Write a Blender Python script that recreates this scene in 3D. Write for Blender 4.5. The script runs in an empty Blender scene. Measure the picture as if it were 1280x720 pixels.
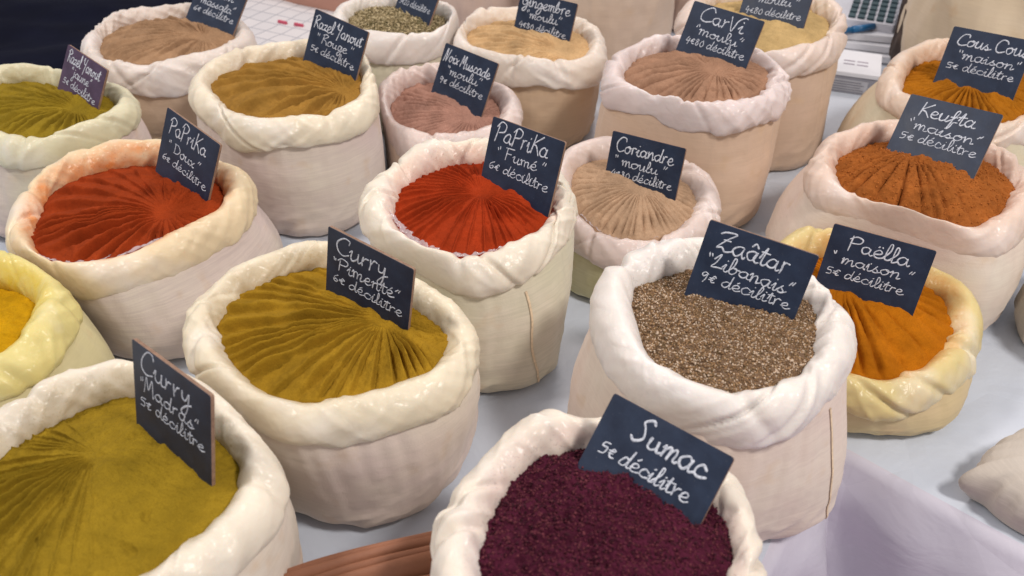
import bpy, bmesh, math, random
import numpy as np
from mathutils import Vector, Matrix

random.seed(7)
RNG = np.random.default_rng(7)
SC = bpy.context.scene
COL = SC.collection
R = math.radians
PI = math.pi

# ------------------------------------------------------------------ camera
cam_d = bpy.data.cameras.new('camera')
cam = bpy.data.objects.new('camera', cam_d)
COL.objects.link(cam)
cam.location = (0, 0, 0.72)
cam.rotation_euler = (R(90 - 37.5), 0, 0)
cam_d.sensor_width = 36
cam_d.lens = 1100 / 1280 * 36
cam_d.clip_start = 0.02
cam_d.clip_end = 60
cam_d.dof.use_dof = True
cam_d.dof.focus_distance = 0.98
cam_d.dof.aperture_fstop = 7.0
SC.camera = cam

# ------------------------------------------------------------------ light
world = bpy.data.worlds.new('World')
SC.world = world
world.use_nodes = True
wb = world.node_tree.nodes['Background']
wb.inputs['Color'].default_value = (0.94, 0.94, 1.0, 1)
wb.inputs['Strength'].default_value = 0.46
SC.view_settings.view_transform = 'Standard'
SC.view_settings.look = 'None'
SC.view_settings.gamma = 1
SC.view_settings.exposure = 0.16

def lamp(name, loc, target, size, size_y, energy, col):
    d = bpy.data.lights.new(name, 'AREA')
    d.shape = 'RECTANGLE'
    d.size = size
    d.size_y = size_y
    d.energy = energy
    d.color = col
    o = bpy.data.objects.new(name, d)
    COL.objects.link(o)
    o.location = loc
    o.rotation_euler = (Vector(target) - Vector(loc)).to_track_quat('-Z', 'Y').to_euler()
    return o
# the stall's lamps, hung well above the frame
lamp('stall_lamp', (1.25, -0.15, 2.2), (0.1, 0.9, 0), 0.36, 0.36, 36, (1.0, 0.94, 0.88))
lamp('stall_lamp', (-1.45, 0.75, 2.1), (-0.1, 0.9, 0), 0.36, 0.36, 20, (1.0, 0.94, 0.88))
lamp('stall_lamp', (0.4, 2.7, 2.2), (0.1, 1.2, 0), 0.45, 0.45, 17, (1.0, 0.90, 0.84))

# ------------------------------------------------------------------ noise
_perm = RNG.permutation(512)
_perm = np.concatenate([_perm, _perm, _perm])
_grad = RNG.normal(size=(512, 3))
_grad /= np.linalg.norm(_grad, axis=1)[:, None]

def noise3(x, y, z):
    x, y, z = np.broadcast_arrays(np.asarray(x, float), np.asarray(y, float), np.asarray(z, float))
    xi, yi, zi = np.floor(x).astype(int), np.floor(y).astype(int), np.floor(z).astype(int)
    xf, yf, zf = x - xi, y - yi, z - zi
    u, v, w = [t * t * t * (t * (t * 6 - 15) + 10) for t in (xf, yf, zf)]
    xi &= 511; yi &= 511; zi &= 511
    def g(dx, dy, dz):
        h = _perm[_perm[_perm[xi + dx] + yi + dy] + zi + dz]
        q = _grad[h]
        return q[..., 0] * (xf - dx) + q[..., 1] * (yf - dy) + q[..., 2] * (zf - dz)
    l = lambda a, b, t: a + (b - a) * t
    return 1.5 * l(l(l(g(0, 0, 0), g(1, 0, 0), u), l(g(0, 1, 0), g(1, 1, 0), u), v),
             l(l(g(0, 0, 1), g(1, 0, 1), u), l(g(0, 1, 1), g(1, 1, 1), u), v), w)

def fbm(x, y, z, oct=4, gain=0.5):
    s, a, f = 0, 1.0, 1.0
    for i in range(oct):
        s = s + a * noise3(x * f + 17.3 * i, y * f + 5.1 * i, z * f + 9.7 * i)
        a *= gain
        f *= 2.03
    return s

def sstep(a, b, x):
    t = np.clip((x - a) / (b - a), 0, 1)
    return t * t * (3 - 2 * t)

# ------------------------------------------------------------------ object helpers
def mesh_obj(name, V, F, mats, parent=None, smooth=True, stain=None, fmat=None):
    me = bpy.data.meshes.new(name)
    V = np.asarray(V, float)
    if isinstance(F, np.ndarray):
        n, k = F.shape
        me.vertices.add(len(V)); me.vertices.foreach_set('co', V.ravel())
        me.loops.add(n * k); me.loops.foreach_set('vertex_index', F.ravel().astype(np.int32))
        me.polygons.add(n)
        me.polygons.foreach_set('loop_start', np.arange(0, n * k, k, dtype=np.int32))
        me.polygons.foreach_set('loop_total', np.full(n, k, dtype=np.int32))
        me.update(calc_edges=True)
    else:
        me.from_pydata([tuple(v) for v in V], [], F)
    me.validate()
    for m in (mats if isinstance(mats, (list, tuple)) else [mats]):
        me.materials.append(m)
    if fmat is not None:
        me.polygons.foreach_set('material_index', np.asarray(fmat, dtype=np.int32))
    me.polygons.foreach_set('use_smooth', np.full(len(me.polygons), smooth))
    if stain is not None:
        for nm, arr in stain.items():
            a = me.attributes.new(nm, 'FLOAT', 'POINT')
            a.data.foreach_set('value', np.asarray(arr, dtype=np.float32))
    me.update()
    o = bpy.data.objects.new(name, me)
    COL.objects.link(o)
    if parent is not None:
        o.parent = parent
    return o

def tag(o, label=None, cat=None, group=None, kind=None):
    if label: o['label'] = label
    if cat: o['category'] = cat
    if group: o['group'] = group
    if kind: o['kind'] = kind
    return o

def empty(name, loc, label, cat, group=None):
    o = bpy.data.objects.new(name, None)
    o.empty_display_size = 0.03
    COL.objects.link(o)
    o.location = loc
    return tag(o, label, cat, group)

def grid_faces(n, m, wrap_n=False, wrap_m=False):
    # vertices indexed i*m + j
    I = np.arange(n if wrap_n else n - 1)
    J = np.arange(m if wrap_m else m - 1)
    i, j = np.meshgrid(I, J, indexing='ij')
    i2, j2 = (i + 1) % n, (j + 1) % m
    return np.stack([i * m + j, i2 * m + j, i2 * m + j2, i * m + j2], -1).reshape(-1, 4)

def box_mesh(bm, x0, x1, y0, y1, z0, z1, bev=0.0, mat=0, M=None):
    r = bmesh.ops.create_cube(bm, size=1)
    vs = r['verts']
    for v in vs:
        v.co = Vector(((x0 + x1) / 2 + v.co.x * (x1 - x0), (y0 + y1) / 2 + v.co.y * (y1 - y0), (z0 + z1) / 2 + v.co.z * (z1 - z0)))
    fs = set(f for v in vs for f in v.link_faces)
    for f in fs: f.material_index = mat
    if bev:
        es = set(e for v in vs for e in v.link_edges)
        q = bmesh.ops.bevel(bm, geom=list(es), offset=bev, segments=2, profile=0.6, affect='EDGES')
        vs = set(q['verts']) | set(v for v in vs if v.is_valid)
    if M is not None:
        for v in vs:
            if v.is_valid: v.co = M @ v.co
    return vs

def bm_obj(name, bm, mats, parent=None, smooth=False):
    me = bpy.data.meshes.new(name)
    bm.to_mesh(me); bm.free()
    for m in (mats if isinstance(mats, (list, tuple)) else [mats]): me.materials.append(m)
    for p in me.polygons: p.use_smooth = smooth
    o = bpy.data.objects.new(name, me)
    COL.objects.link(o)
    if parent is not None: o.parent = parent
    return o

# ------------------------------------------------------------------ materials
def srgb(r, g, b):
    f = lambda c: (c / 255 / 12.92) if c / 255 <= 0.04045 else ((c / 255 + 0.055) / 1.055) ** 2.4
    return (f(r), f(g), f(b), 1)

class NT:
    def __init__(self, name):
        self.m = bpy.data.materials.new(name)
        self.m.use_nodes = True
        self.t = self.m.node_tree
        self.b = self.t.nodes['Principled BSDF']
        self.out = self.t.nodes['Material Output']
        self.tc = self.t.nodes.new('ShaderNodeTexCoord')
    def n(self, typ, **kw):
        o = self.t.nodes.new(typ)
        for k, v in kw.items():
            if k in o.inputs.keys(): o.inputs[k].default_value = v
            else: setattr(o, k, v)
        return o
    def l(self, a, b): self.t.links.new(a, b)
    def mapping(self, scale, rot=(0, 0, 0), src='Object'):
        mp = self.n('ShaderNodeMapping')
        mp.inputs['Scale'].default_value = scale
        mp.inputs['Rotation'].default_value = rot
        self.l(self.tc.outputs[src], mp.inputs['Vector'])
        return mp.outputs['Vector']
    def noise(self, scale, detail=4, rough=0.55, vec=None, dist=0.0):
        t = self.n('ShaderNodeTexNoise')
        t.inputs['Scale'].default_value = scale
        t.inputs['Detail'].default_value = detail
        t.inputs['Roughness'].default_value = rough
        t.inputs['Distortion'].default_value = dist
        self.l(vec if vec is not None else self.tc.outputs['Object'], t.inputs['Vector'])
        return t.outputs['Fac']
    def ramp(self, fac, stops):
        r = self.n('ShaderNodeValToRGB')
        e = r.color_ramp.elements
        while len(e) < len(stops): e.new(0.5)
        for q, (p, c) in zip(e, stops):
            q.position = p
            q.color = c if not isinstance(c, (int, float)) else (c, c, c, 1)
        self.l(fac, r.inputs['Fac'])
        return r.outputs['Color']
    def mix(self, fac, a, b, mode='MIX'):
        x = self.n('ShaderNodeMix', data_type='RGBA', blend_type=mode)
        for s, v in ((x.inputs[0], fac), (x.inputs[6], a), (x.inputs[7], b)):
            if hasattr(v, 'is_output'): self.l(v, s)
            else: s.default_value = v
        return x.outputs[2]
    def math(self, op, a, b=0.0):
        x = self.n('ShaderNodeMath', operation=op)
        for s, v in ((x.inputs[0], a), (x.inputs[1], b)):
            if hasattr(v, 'is_output'): self.l(v, s)
            else: s.default_value = v
        return x.outputs[0]
    def attr(self, name):
        a = self.n('ShaderNodeAttribute', attribute_name=name)
        return a.outputs['Fac']
    def bump(self, height, strength, dist, prev=None):
        b = self.n('ShaderNodeBump')
        b.inputs['Strength'].default_value = strength
        b.inputs['Distance'].default_value = dist
        self.l(height, b.inputs['Height'])
        if prev is not None: self.l(prev, b.inputs['Normal'])
        return b.outputs['Normal']
    def fin(self, color=None, rough=0.5, normal=None, spec=0.5):
        if color is not None:
            if hasattr(color, 'is_output'): self.l(color, self.b.inputs['Base Color'])
            else: self.b.inputs['Base Color'].default_value = color
        if hasattr(rough, 'is_output'): self.l(rough, self.b.inputs['Roughness'])
        else: self.b.inputs['Roughness'].default_value = rough
        self.b.inputs['Specular IOR Level'].default_value = spec
        if normal is not None: self.l(normal, self.b.inputs['Normal'])
        return self.m

def mul(c, k): return (c[0] * k, c[1] * k, c[2] * k, 1)

def cloth_mat(name, col, tint, streak=0.5, sheen=0.15):
    # cotton sacking: fine horizontal thread streaks, blotches and dust
    q = NT(name)
    blot = q.noise(9, 3)
    st = q.noise(1, 5, 0.7, q.mapping((14, 14, 420)))
    st2 = q.noise(1, 4, 0.7, q.mapping((420, 420, 9)))
    c = q.mix(q.ramp(blot, [(0.35, 0.0), (0.70, 1.0)]), col, tint)
    c = q.mix(q.ramp(st, [(0.35, 0.0), (0.72, streak)]), c, mul(col, 0.74))
    c = q.mix(q.ramp(st2, [(0.50, 0.0), (0.8, 0.25 * streak)]), c, mul(col, 0.84))
    spots = q.noise(26, 3, 0.5)
    if sheen: c = q.mix(q.ramp(spots, [(0.62, 0.0), (0.76, 0.40)]), c, (0.60, 0.40, 0.22, 1))
    w = q.noise(1, 2, 0.5, q.mapping((700, 700, 1300)))
    nrm = q.bump(w, 0.35, 0.0007)
    nrm = q.bump(st, 0.13, 0.0012, nrm)
    nrm = q.bump(st2, 0.10, 0.0010, nrm)
    big = q.noise(38, 4, 0.6, None, 0.4)
    nrm = q.bump(big, 0.25, 0.003, nrm)
    q.b.inputs['Sheen Weight'].default_value = sheen
    return q.fin(c, 0.85, nrm, 0.25 if sheen else 0.08)

def cuff_mat(name, col, stain, amount=1.0, powder=(0.3, 0.2, 0.1, 1), coat=0.52):
    # the rolled brim: cloth with its clear food liner folded over it
    q = NT(name)
    blot = q.noise(22, 4)
    c = q.mix(q.ramp(blot, [(0.35, 0.0), (0.68, 1.0)]), col, mul(col, 0.87))
    cl = q.noise(9, 3)
    c = q.mix(q.ramp(cl, [(0.50, 0.0), (0.72, 0.5)]), c, (0.84, 0.80, 0.80, 1))
    sn = q.noise(30, 5, 0.6, None, 0.6)
    s = q.math('MULTIPLY', q.attr('stain'), q.ramp(sn, [(0.30, 0.15), (0.65, 1.0)]))
    s = q.math('MULTIPLY', s, amount)
    c = q.mix(s, c, stain)
    dust = q.noise(330, 3, 0.7)
    near = q.math('MULTIPLY', q.attr('dust'), q.ramp(q.noise(40, 3), [(0.35, 0.2), (0.65, 1.0)]))
    c = q.mix(q.math('MULTIPLY', near, q.ramp(dust, [(0.56, 0.0), (0.70, 0.5)])), c, powder)
    # the film has its own fine crinkle on top of the soft cloth
    def crinkle(sc, rot, wob):
        v = q.n('ShaderNodeTexVoronoi', feature='DISTANCE_TO_EDGE')
        v.inputs['Scale'].default_value = 1.0
        wv = q.n('ShaderNodeVectorMath', operation='ADD')
        nz = q.n('ShaderNodeTexNoise'); nz.inputs['Scale'].default_value = 34
        q.l(q.tc.outputs['Object'], nz.inputs['Vector'])
        q.l(q.mapping(sc, rot), wv.inputs[0])
        s_ = q.n('ShaderNodeVectorMath', operation='SCALE'); s_.inputs['Scale'].default_value = wob
        q.l(nz.outputs['Color'], s_.inputs[0]); q.l(s_.outputs[0], wv.inputs[1])
        q.l(wv.outputs[0], v.inputs['Vector'])
        return q.ramp(v.outputs['Distance'], [(0.0, 0.0), (0.45, 1.0)])
    soft = q.noise(55, 4, 0.55, None, 0.8)
    nrm = q.bump(soft, 0.20, 0.0022)
    cw = q.noise(1, 2, 0.5, q.mapping((800, 800, 800)))
    nrm = q.bump(cw, 0.10, 0.0006, nrm)
    nrm = q.bump(crinkle((30, 30, 46), (0.2, 0.6, 0.1), 3.0), 0.05, 0.006, nrm)
    cn = q.bump(crinkle((48, 48, 34), (0.4, 0.3, 0.5), 3.0), 0.26, 0.008)
    cn = q.bump(q.noise(70, 2, 0.5, None, 1.2), 0.25, 0.0030, cn)
    q.b.inputs['Subsurface Weight'].default_value = 0.15
    q.b.inputs['Subsurface Radius'].default_value = (0.014, 0.008, 0.005)
    q.b.inputs['Subsurface Scale'].default_value = 1.0
    q.b.inputs['Coat Weight'].default_value = coat
    q.b.inputs['Coat Roughness'].default_value = 0.30
    q.b.inputs['Coat IOR'].default_value = 1.5
    q.l(cn, q.b.inputs['Coat Normal'])
    return q.fin(c, 0.62, nrm, 0.25)

def powder_mat(name, col, dark=0.72, light=1.18, grain=1.0, speck=None):
    q = NT(name)
    a = q.noise(28, 6, 0.65)
    c = q.mix(q.ramp(a, [(0.32, 0.0), (0.70, 1.0)]), mul(col, dark), mul(col, light))
    g = q.noise(900, 3, 0.7)
    c = q.mix(q.ramp(g, [(0.30, 0.55 * grain), (0.52, 0.0)]), c, mul(col, dark * 0.8))
    if speck is not None:
        s = q.noise(420, 2, 0.6)
        c = q.mix(q.ramp(s, [(0.62, 0.0), (0.70, 0.8)]), c, speck)
    nrm = q.bump(g, 0.35 * grain, 0.0012)
    m = q.noise(260, 4, 0.65)
    nrm = q.bump(m, 0.40 * grain, 0.0022, nrm)
    return q.fin(c, 0.95, nrm, 0.08)

def plain(name, col, rough=0.5, spec=0.4, var=0.12, scale=30, bump=0.0):
    q = NT(name)
    a = q.noise(scale, 4)
    c = q.mix(q.ramp(a, [(0.3, 0.0), (0.7, 1.0)]), mul(col, 1 - var), mul(col, 1 + var))
    nrm = q.bump(q.noise(scale * 6, 4), bump, 0.001) if bump else None
    return q.fin(c, rough, nrm, spec)
# ------------------------------------------------------------------ the table
def table_mat(name, c0, c1):
    q = NT(name)
    a = q.noise(3.5, 4)
    c = q.mix(q.ramp(a, [(0.35, 0.0), (0.65, 1.0)]), c0, c1)
    w = q.noise(1, 3, 0.5, q.mapping((900, 900, 900)))
    nrm = q.bump(w, 0.12, 0.0008)
    cr = q.noise(7, 4, 0.55, None, 1.2)
    nrm = q.bump(cr, 0.35, 0.012, nrm)
    fo = q.n('ShaderNodeTexVoronoi', feature='DISTANCE_TO_EDGE'); fo.inputs['Scale'].default_value = 6.0
    q.l(q.mapping((1, 1, 0.7), (0.3, 0.2, 0.6)), fo.inputs['Vector'])
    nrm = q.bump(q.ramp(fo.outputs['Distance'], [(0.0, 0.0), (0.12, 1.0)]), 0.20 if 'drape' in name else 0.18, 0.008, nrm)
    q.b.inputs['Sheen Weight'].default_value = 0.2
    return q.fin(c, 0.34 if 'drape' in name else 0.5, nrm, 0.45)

M_TABLE = table_mat('white_tablecloth', (0.52, 0.56, 0.65, 1), (0.59, 0.63, 0.70, 1))
# notch corner of the L-shaped stall
KX, KY = 0.342, 0.660
D1 = np.array([0.7325, -0.6807]); D2 = np.array([-0.52, -0.854])
N1 = np.array([D1[1], -D1[0]]); N1 = N1 if N1 @ np.array([-0.2, -1]) > 0 else -N1      # out of the cloth, into the notch
N2 = np.array([D2[1], -D2[0]]); N2 = N2 if N2 @ np.array([1, -0.2]) > 0 else -N2

def build_table():
    # a ribbon follows the notch edge; each station carries a profile that runs from far inside the top, over the edge and down
    st = []
    L2, L1 = 1.15, 1.9
    K = np.array([KX, KY])
    for t in np.linspace(L2, 0.03, 130): st.append((K + D2 * t, N2, -t))
    for a in np.linspace(0, 1, 26)[1:-1]:
        # rounded inner corner
        p0, p1 = K + D2 * 0.03, K + D1 * 0.03
        q = (1 - a) ** 2 * p0 + 2 * a * (1 - a) * K + a * a * p1
        n = (1 - a) * N2 + a * N1
        st.append((q, n / np.linalg.norm(n), (a - 0.5) * 0.06))
    for t in np.linspace(0.03, L1, 200): st.append((K + D1 * t, N1, t))
    rad = 0.009
    prof = []
    for a in np.linspace(0, 1, 9):
        th = a * PI / 2
        prof.append((-rad + rad * math.sin(th), -rad + rad * math.cos(th)))
    for z in np.linspace(rad + 0.01, 0.70, 46): prof.append((0, -z))
    V = []
    n, m = len(st), len(prof)
    P = np.array([s[0] for s in st]); N = np.array([s[1] for s in st]); S = np.array([s[2] for s in st])
    for j, (o, z) in enumerate(prof):
        drop = max(0, -z)
        fold = (noise3(S * 5.5 + drop * 1.6, drop * 1.3, 3.0) * 0.030 + noise3(S * 13 - drop * 3.0, drop * 3, 8.0) * 0.022) * min(1, drop / 0.10)
        slope = 0.55 * min(drop, 0.045) + 0.16 * max(0, drop - 0.045)
        off = o + slope + fold
        x = P[:, 0] + N[:, 0] * off; y = P[:, 1] + N[:, 1] * off
        zz = np.full(n, z) + noise3(S * 9, 4.0, 2.0) * 0.003 * (1 if j else 0)
        V.append(np.c_[x, y, zz])
    V = np.stack(V, 1).reshape(-1, 3)
    F = grid_faces(n, m)
    drape = mesh_obj('cloth_drape', V, F, table_mat('lilac_shade_drape', (0.50, 0.47, 0.55, 1), (0.63, 0.60, 0.67, 1)))  # purple shade of the hanging white cloth is put into its base colour
    # top: a fan of strips from the edge out to the far outline
    far = []
    for k in range(n):
        s = S[k]
        if s < -0.001 or k < 130: far.append((-1.7, 0.2 + (k / 130) * 2.8 - 0.75))
        elif s > 0.0299: far.append((-0.2 + 2.7 * min(1, (k - 154) / 120), 3.2))
        else: far.append((-1.7 + 1.5 * (k - 129) / 25, 2.25 + 0.95 * (k - 129) / 25))
    far = np.array(far)
    st0 = V.reshape(n, m, 3)[:, 0, :2]
    T = np.linspace(0, 1, 60) ** 1.3
    VV = st0[:, None, :] * (1 - T)[None, :, None] + far[:, None, :] * T[None, :, None]
    zz = fbm(VV[..., 0] * 3, VV[..., 1] * 3, 1.0, 3) * 0.002 * sstep(0.0, 0.08, T)[None, :]
    zz = np.minimum(zz, 0.0008)
    VV = np.concatenate([VV, zz[..., None]], -1).reshape(-1, 3)
    top = mesh_obj('cloth_top', VV, grid_faces(n, 60), M_TABLE)
    root = empty('tablecloth', (0, 0, 0), 'white tablecloth over the whole stall table, its front, tinted with lilac shade, hanging down at the corner', 'tablecloth')
    for o in (drape, top): o.parent = root
    drape['label'] = 'satin front of the white cloth hanging in folds, lilac shade in its colour'
build_table()

fl = mesh_obj('floor', [(-6, -4, -0.75), (8, -4, -0.75), (8, 9, -0.75), (-6, 9, -0.75)], [(0, 1, 2, 3)],
              plain('violet_bounce_floor', (0.50, 0.26, 0.42, 1), 0.8, 0.3, 0.2, 3))  # floor colour made violet to bounce purple light up onto the drape
tag(fl, kind='structure')

# ------------------------------------------------------------------ sacks
# rim centre, tilt of the rim towards the aisle, crest of the rolled brim round that centre (metres)
RIMS = {
 'garam': ((-0.586,1.437,0.160),0.00,[(-0.100,-0.062),(-0.121,0.018),(-0.100,0.094),(-0.041,0.130),(0.043,0.114),(0.114,0.044),(0.132,-0.017),(0.101,-0.075),(0.050,-0.120),(-0.008,-0.132),(-0.068,-0.107)]),
 'jaune': ((-0.685,1.162,0.170),0.00,[(-0.106,-0.019),(-0.134,0.062),(-0.096,0.108),(-0.021,0.102),(0.067,0.062),(0.127,-0.006),(0.134,-0.056),(0.100,-0.096),(0.049,-0.115),(-0.026,-0.092)]),
 'rouge': ((-0.321,1.189,0.190),0.01,[(-0.115,-0.036),(-0.127,0.031),(-0.098,0.089),(-0.037,0.120),(0.035,0.129),(0.098,0.074),(0.123,0.004),(0.116,-0.056),(0.074,-0.105),(0.011,-0.137),(-0.060,-0.109)]),
 'fennel': ((-0.198,1.473,0.180),0.00,[(-0.092,-0.015),(-0.094,0.043),(-0.059,0.095),(-0.003,0.104),(0.065,0.063),(0.101,-0.007),(0.093,-0.058),(0.050,-0.093),(-0.008,-0.100),(-0.063,-0.072)]),
 'noix': ((-0.105,1.246,0.130),0.11,[(-0.092,-0.015),(-0.085,0.066),(-0.050,0.098),(0.002,0.104),(0.067,0.066),(0.100,-0.004),(0.093,-0.059),(0.047,-0.090),(-0.011,-0.101),(-0.065,-0.080)]),
 'ging': ((0.026,1.425,0.165),0.00,[(-0.118,-0.018),(-0.114,0.043),(-0.082,0.096),(-0.026,0.120),(0.045,0.104),(0.097,0.043),(0.114,-0.042),(0.095,-0.094),(0.049,-0.119),(-0.013,-0.107),(-0.070,-0.075)]),
 'doux': ((-0.479,0.928,0.150),0.02,[(-0.098,-0.077),(-0.122,0.001),(-0.108,0.077),(-0.070,0.129),(-0.006,0.129),(0.065,0.108),(0.120,0.057),(0.136,0.010),(0.121,-0.043),(0.075,-0.093),(0.033,-0.131),(-0.015,-0.146),(-0.065,-0.120)]),
 'fume': ((-0.047,0.852,0.200),0.10,[(-0.101,-0.028),(-0.100,0.026),(-0.077,0.074),(-0.030,0.103),(0.028,0.108),(0.076,0.074),(0.104,0.026),(0.106,-0.014),(0.082,-0.058),(0.047,-0.091),(0.006,-0.112),(-0.040,-0.103),(-0.077,-0.074)]),
 'cori': ((0.159,1.001,0.119),0.19,[(-0.085,0.054),(-0.071,0.084),(-0.003,0.096),(0.061,0.071),(0.096,0.014),(0.094,-0.032),(0.063,-0.076),(0.010,-0.097),(-0.039,-0.094),(-0.077,-0.054)]),
 'carvi': ((0.262,1.187,0.205),0.00,[(-0.118,-0.028),(-0.104,0.036),(-0.068,0.097),(-0.017,0.116),(0.055,0.109),(0.107,0.066),(0.115,-0.009),(0.100,-0.054),(0.060,-0.097),(0.002,-0.119),(-0.050,-0.112),(-0.094,-0.080)]),
 'cumin': ((0.404,1.386,0.210),0.06,[(-0.117,-0.007),(-0.098,0.072),(-0.037,0.115),(0.046,0.122),(0.104,0.081),(0.116,-0.007),(0.086,-0.080),(0.027,-0.121),(-0.046,-0.126),(-0.098,-0.080)]),
 'cous': ((0.679,1.210,0.180),0.05,[(-0.117,-0.007),(-0.092,0.057),(-0.045,0.104),(0.039,0.127),(0.108,0.085),(0.120,0.005),(0.075,-0.079),(0.007,-0.119),(-0.060,-0.123),(-0.110,-0.079)]),
 'keuf': ((0.519,0.966,0.165),0.03,[(-0.123,-0.004),(-0.101,0.065),(-0.054,0.108),(0.017,0.125),(0.082,0.097),(0.118,0.044),(0.118,-0.017),(0.088,-0.076),(0.030,-0.117),(-0.017,-0.130),(-0.064,-0.109),(-0.105,-0.059)]),
 'zaat': ((0.198,0.639,0.205),0.02,[(-0.101,0.013),(-0.095,0.050),(-0.069,0.085),(-0.035,0.099),(0.007,0.106),(0.054,0.096),(0.088,0.069),(0.104,0.013),(0.094,-0.038),(0.065,-0.074),(0.026,-0.108),(-0.022,-0.113),(-0.062,-0.094),(-0.088,-0.049)]),
 'pael': ((0.405,0.785,0.100),0.15,[(-0.088,0.059),(-0.054,0.103),(0.007,0.114),(0.069,0.093),(0.106,0.046),(0.111,-0.011),(0.086,-0.064),(0.034,-0.102),(-0.012,-0.116),(-0.060,-0.107),(-0.094,-0.069),(-0.106,-0.005)]),
 'pim': ((-0.180,0.661,0.175),0.00,[(-0.113,-0.031),(-0.119,0.056),(-0.092,0.102),(-0.054,0.123),(0.007,0.120),(0.064,0.077),(0.113,0.017),(0.136,-0.031),(0.125,-0.065),(0.088,-0.091),(0.034,-0.116),(-0.021,-0.116),(-0.069,-0.091)]),
 'madr': ((-0.324,0.457,0.190),0.00,[(-0.100,0.054),(-0.078,0.097),(-0.039,0.123),(0.012,0.120),(0.064,0.087),(0.107,0.036),(0.125,-0.005),(0.117,-0.043),(0.097,-0.075),(0.070,-0.098),(0.033,-0.116),(-0.009,-0.119),(-0.056,-0.101),(-0.096,-0.061),(-0.119,-0.017),(-0.117,0.023)]),
 'sumac': ((0.065,0.405,0.190),0.00,[(-0.105,-0.029),(-0.101,0.012),(-0.087,0.051),(-0.065,0.086),(-0.032,0.104),(0.008,0.106),(0.052,0.093),(0.086,0.063),(0.104,0.027),(0.106,-0.016),(0.093,-0.055),(0.061,-0.085),(0.017,-0.101),(-0.029,-0.101),(-0.070,-0.085),(-0.095,-0.061)]),
 'yell': ((-0.552,0.695,0.150),0.02,[(-0.065,-0.006),(-0.077,0.046),(-0.060,0.081),(-0.004,0.074),(0.047,0.035),(0.073,-0.006),(0.077,-0.053),(0.051,-0.081),(0.003,-0.076),(-0.042,-0.042)]),
}
BOARDS = {
 'garam': ((-0.5367,1.5363,0.2214),(0.8628,-0.4940,-0.1072),(0.3870,0.5091,0.7688),0.107,0.079),
 'jaune': ((-0.6444,1.2292,0.2231),(0.7503,-0.6549,-0.0907),(0.3740,0.3073,0.8750),0.106,0.063),
 'rouge': ((-0.2879,1.2730,0.2595),(0.7932,-0.6011,-0.0976),(0.3190,0.2737,0.9074),0.107,0.075),
 'fennel': ((-0.1822,1.5302,0.2256),(0.6374,-0.7688,0.0523),(0.3659,0.3617,0.8575),0.106,0.059),
 'noix': ((-0.1016,1.3038,0.1954),(0.7700,-0.6361,-0.0494),(0.3189,0.3167,0.8933),0.106,0.075),
 'ging': ((0.0154,1.4476,0.2266),(0.8461,-0.5326,-0.0213),(0.2059,0.2896,0.9347),0.106,0.067),
 'doux': ((-0.4323,1.0144,0.2280),(0.7555,-0.6360,-0.1573),(0.3416,0.1776,0.9229),0.107,0.076),
 'fume': ((-0.0213,0.9172,0.2638),(0.7525,-0.6578,0.0324),(0.2062,0.2821,0.9370),0.105,0.073),
 'cori': ((0.1338,1.0514,0.1761),(0.8293,-0.5571,0.0449),(0.1410,0.2862,0.9478),0.105,0.068),
 'carvi': ((0.2636,1.2605,0.2761),(0.8265,-0.5575,-0.0786),(0.3266,0.3611,0.8734),0.108,0.077),
 'cumin': ((0.3792,1.4161,0.2593),(0.8187,-0.5716,0.0542),(0.2514,0.4417,0.8612),0.108,0.070),
 'cous': ((0.6406,1.2423,0.2452),(0.7940,-0.6072,0.0286),(0.2667,0.3902,0.8812),0.109,0.074),
 'keuf': ((0.5139,1.0507,0.2289),(0.7178,-0.6918,0.0785),(0.3969,0.4993,0.7702),0.113,0.078),
 'zaat': ((0.1855,0.6922,0.2698),(0.9053,-0.4077,-0.1191),(0.2466,0.2761,0.9290),0.103,0.073),
 'pael': ((0.3640,0.8328,0.1731),(0.8951,-0.4442,-0.0373),(0.1679,0.2585,0.9513),0.110,0.073),
 'pim': ((-0.1793,0.7182,0.2453),(0.8204,-0.5673,-0.0719),(0.1443,0.0836,0.9860),0.108,0.070),
 'madr': ((-0.3043,0.5344,0.2591),(0.7719,-0.6355,0.0186),(0.1387,0.1968,0.9706),0.106,0.076),
 'sumac': ((0.0816,0.5053,0.2271),(0.7826,-0.6220,-0.0253),(0.4621,0.5532,0.6931),0.106,0.055),
}

RIMS['yell'] = ((-0.597, 0.705, 0.145), 0.02, [(0.115 * math.cos(a), 0.105 * math.sin(a)) for a in np.linspace(0, 2 * PI, 12, endpoint=False)])

def fourier(pts, order=4):
    P = np.array(pts)
    th = np.arctan2(P[:, 1], P[:, 0]); r = np.hypot(P[:, 0], P[:, 1])
    order = min(order, 3 if len(P) < 11 else 4)
    A = [np.ones_like(th)]
    W = [0.0]
    for k in range(1, order + 1):
        A += [np.cos(k * th), np.sin(k * th)]; W += [0.02 * k ** 2] * 2
    A = np.array(A).T
    c = np.linalg.solve(A.T @ A + np.diag(W) * len(th) * 0.15, A.T @ r)
    def f(t):
        s = c[0] + 0 * t
        for k in range(1, order + 1): s = s + c[2 * k - 1] * np.cos(k * t) + c[2 * k] * np.sin(k * t)
        return s
    return f, c[0]

RIMF = {k: fourier(v[2]) for k, v in RIMS.items()}
CEN = {k: np.array(v[0]) for k, v in RIMS.items()}

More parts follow.
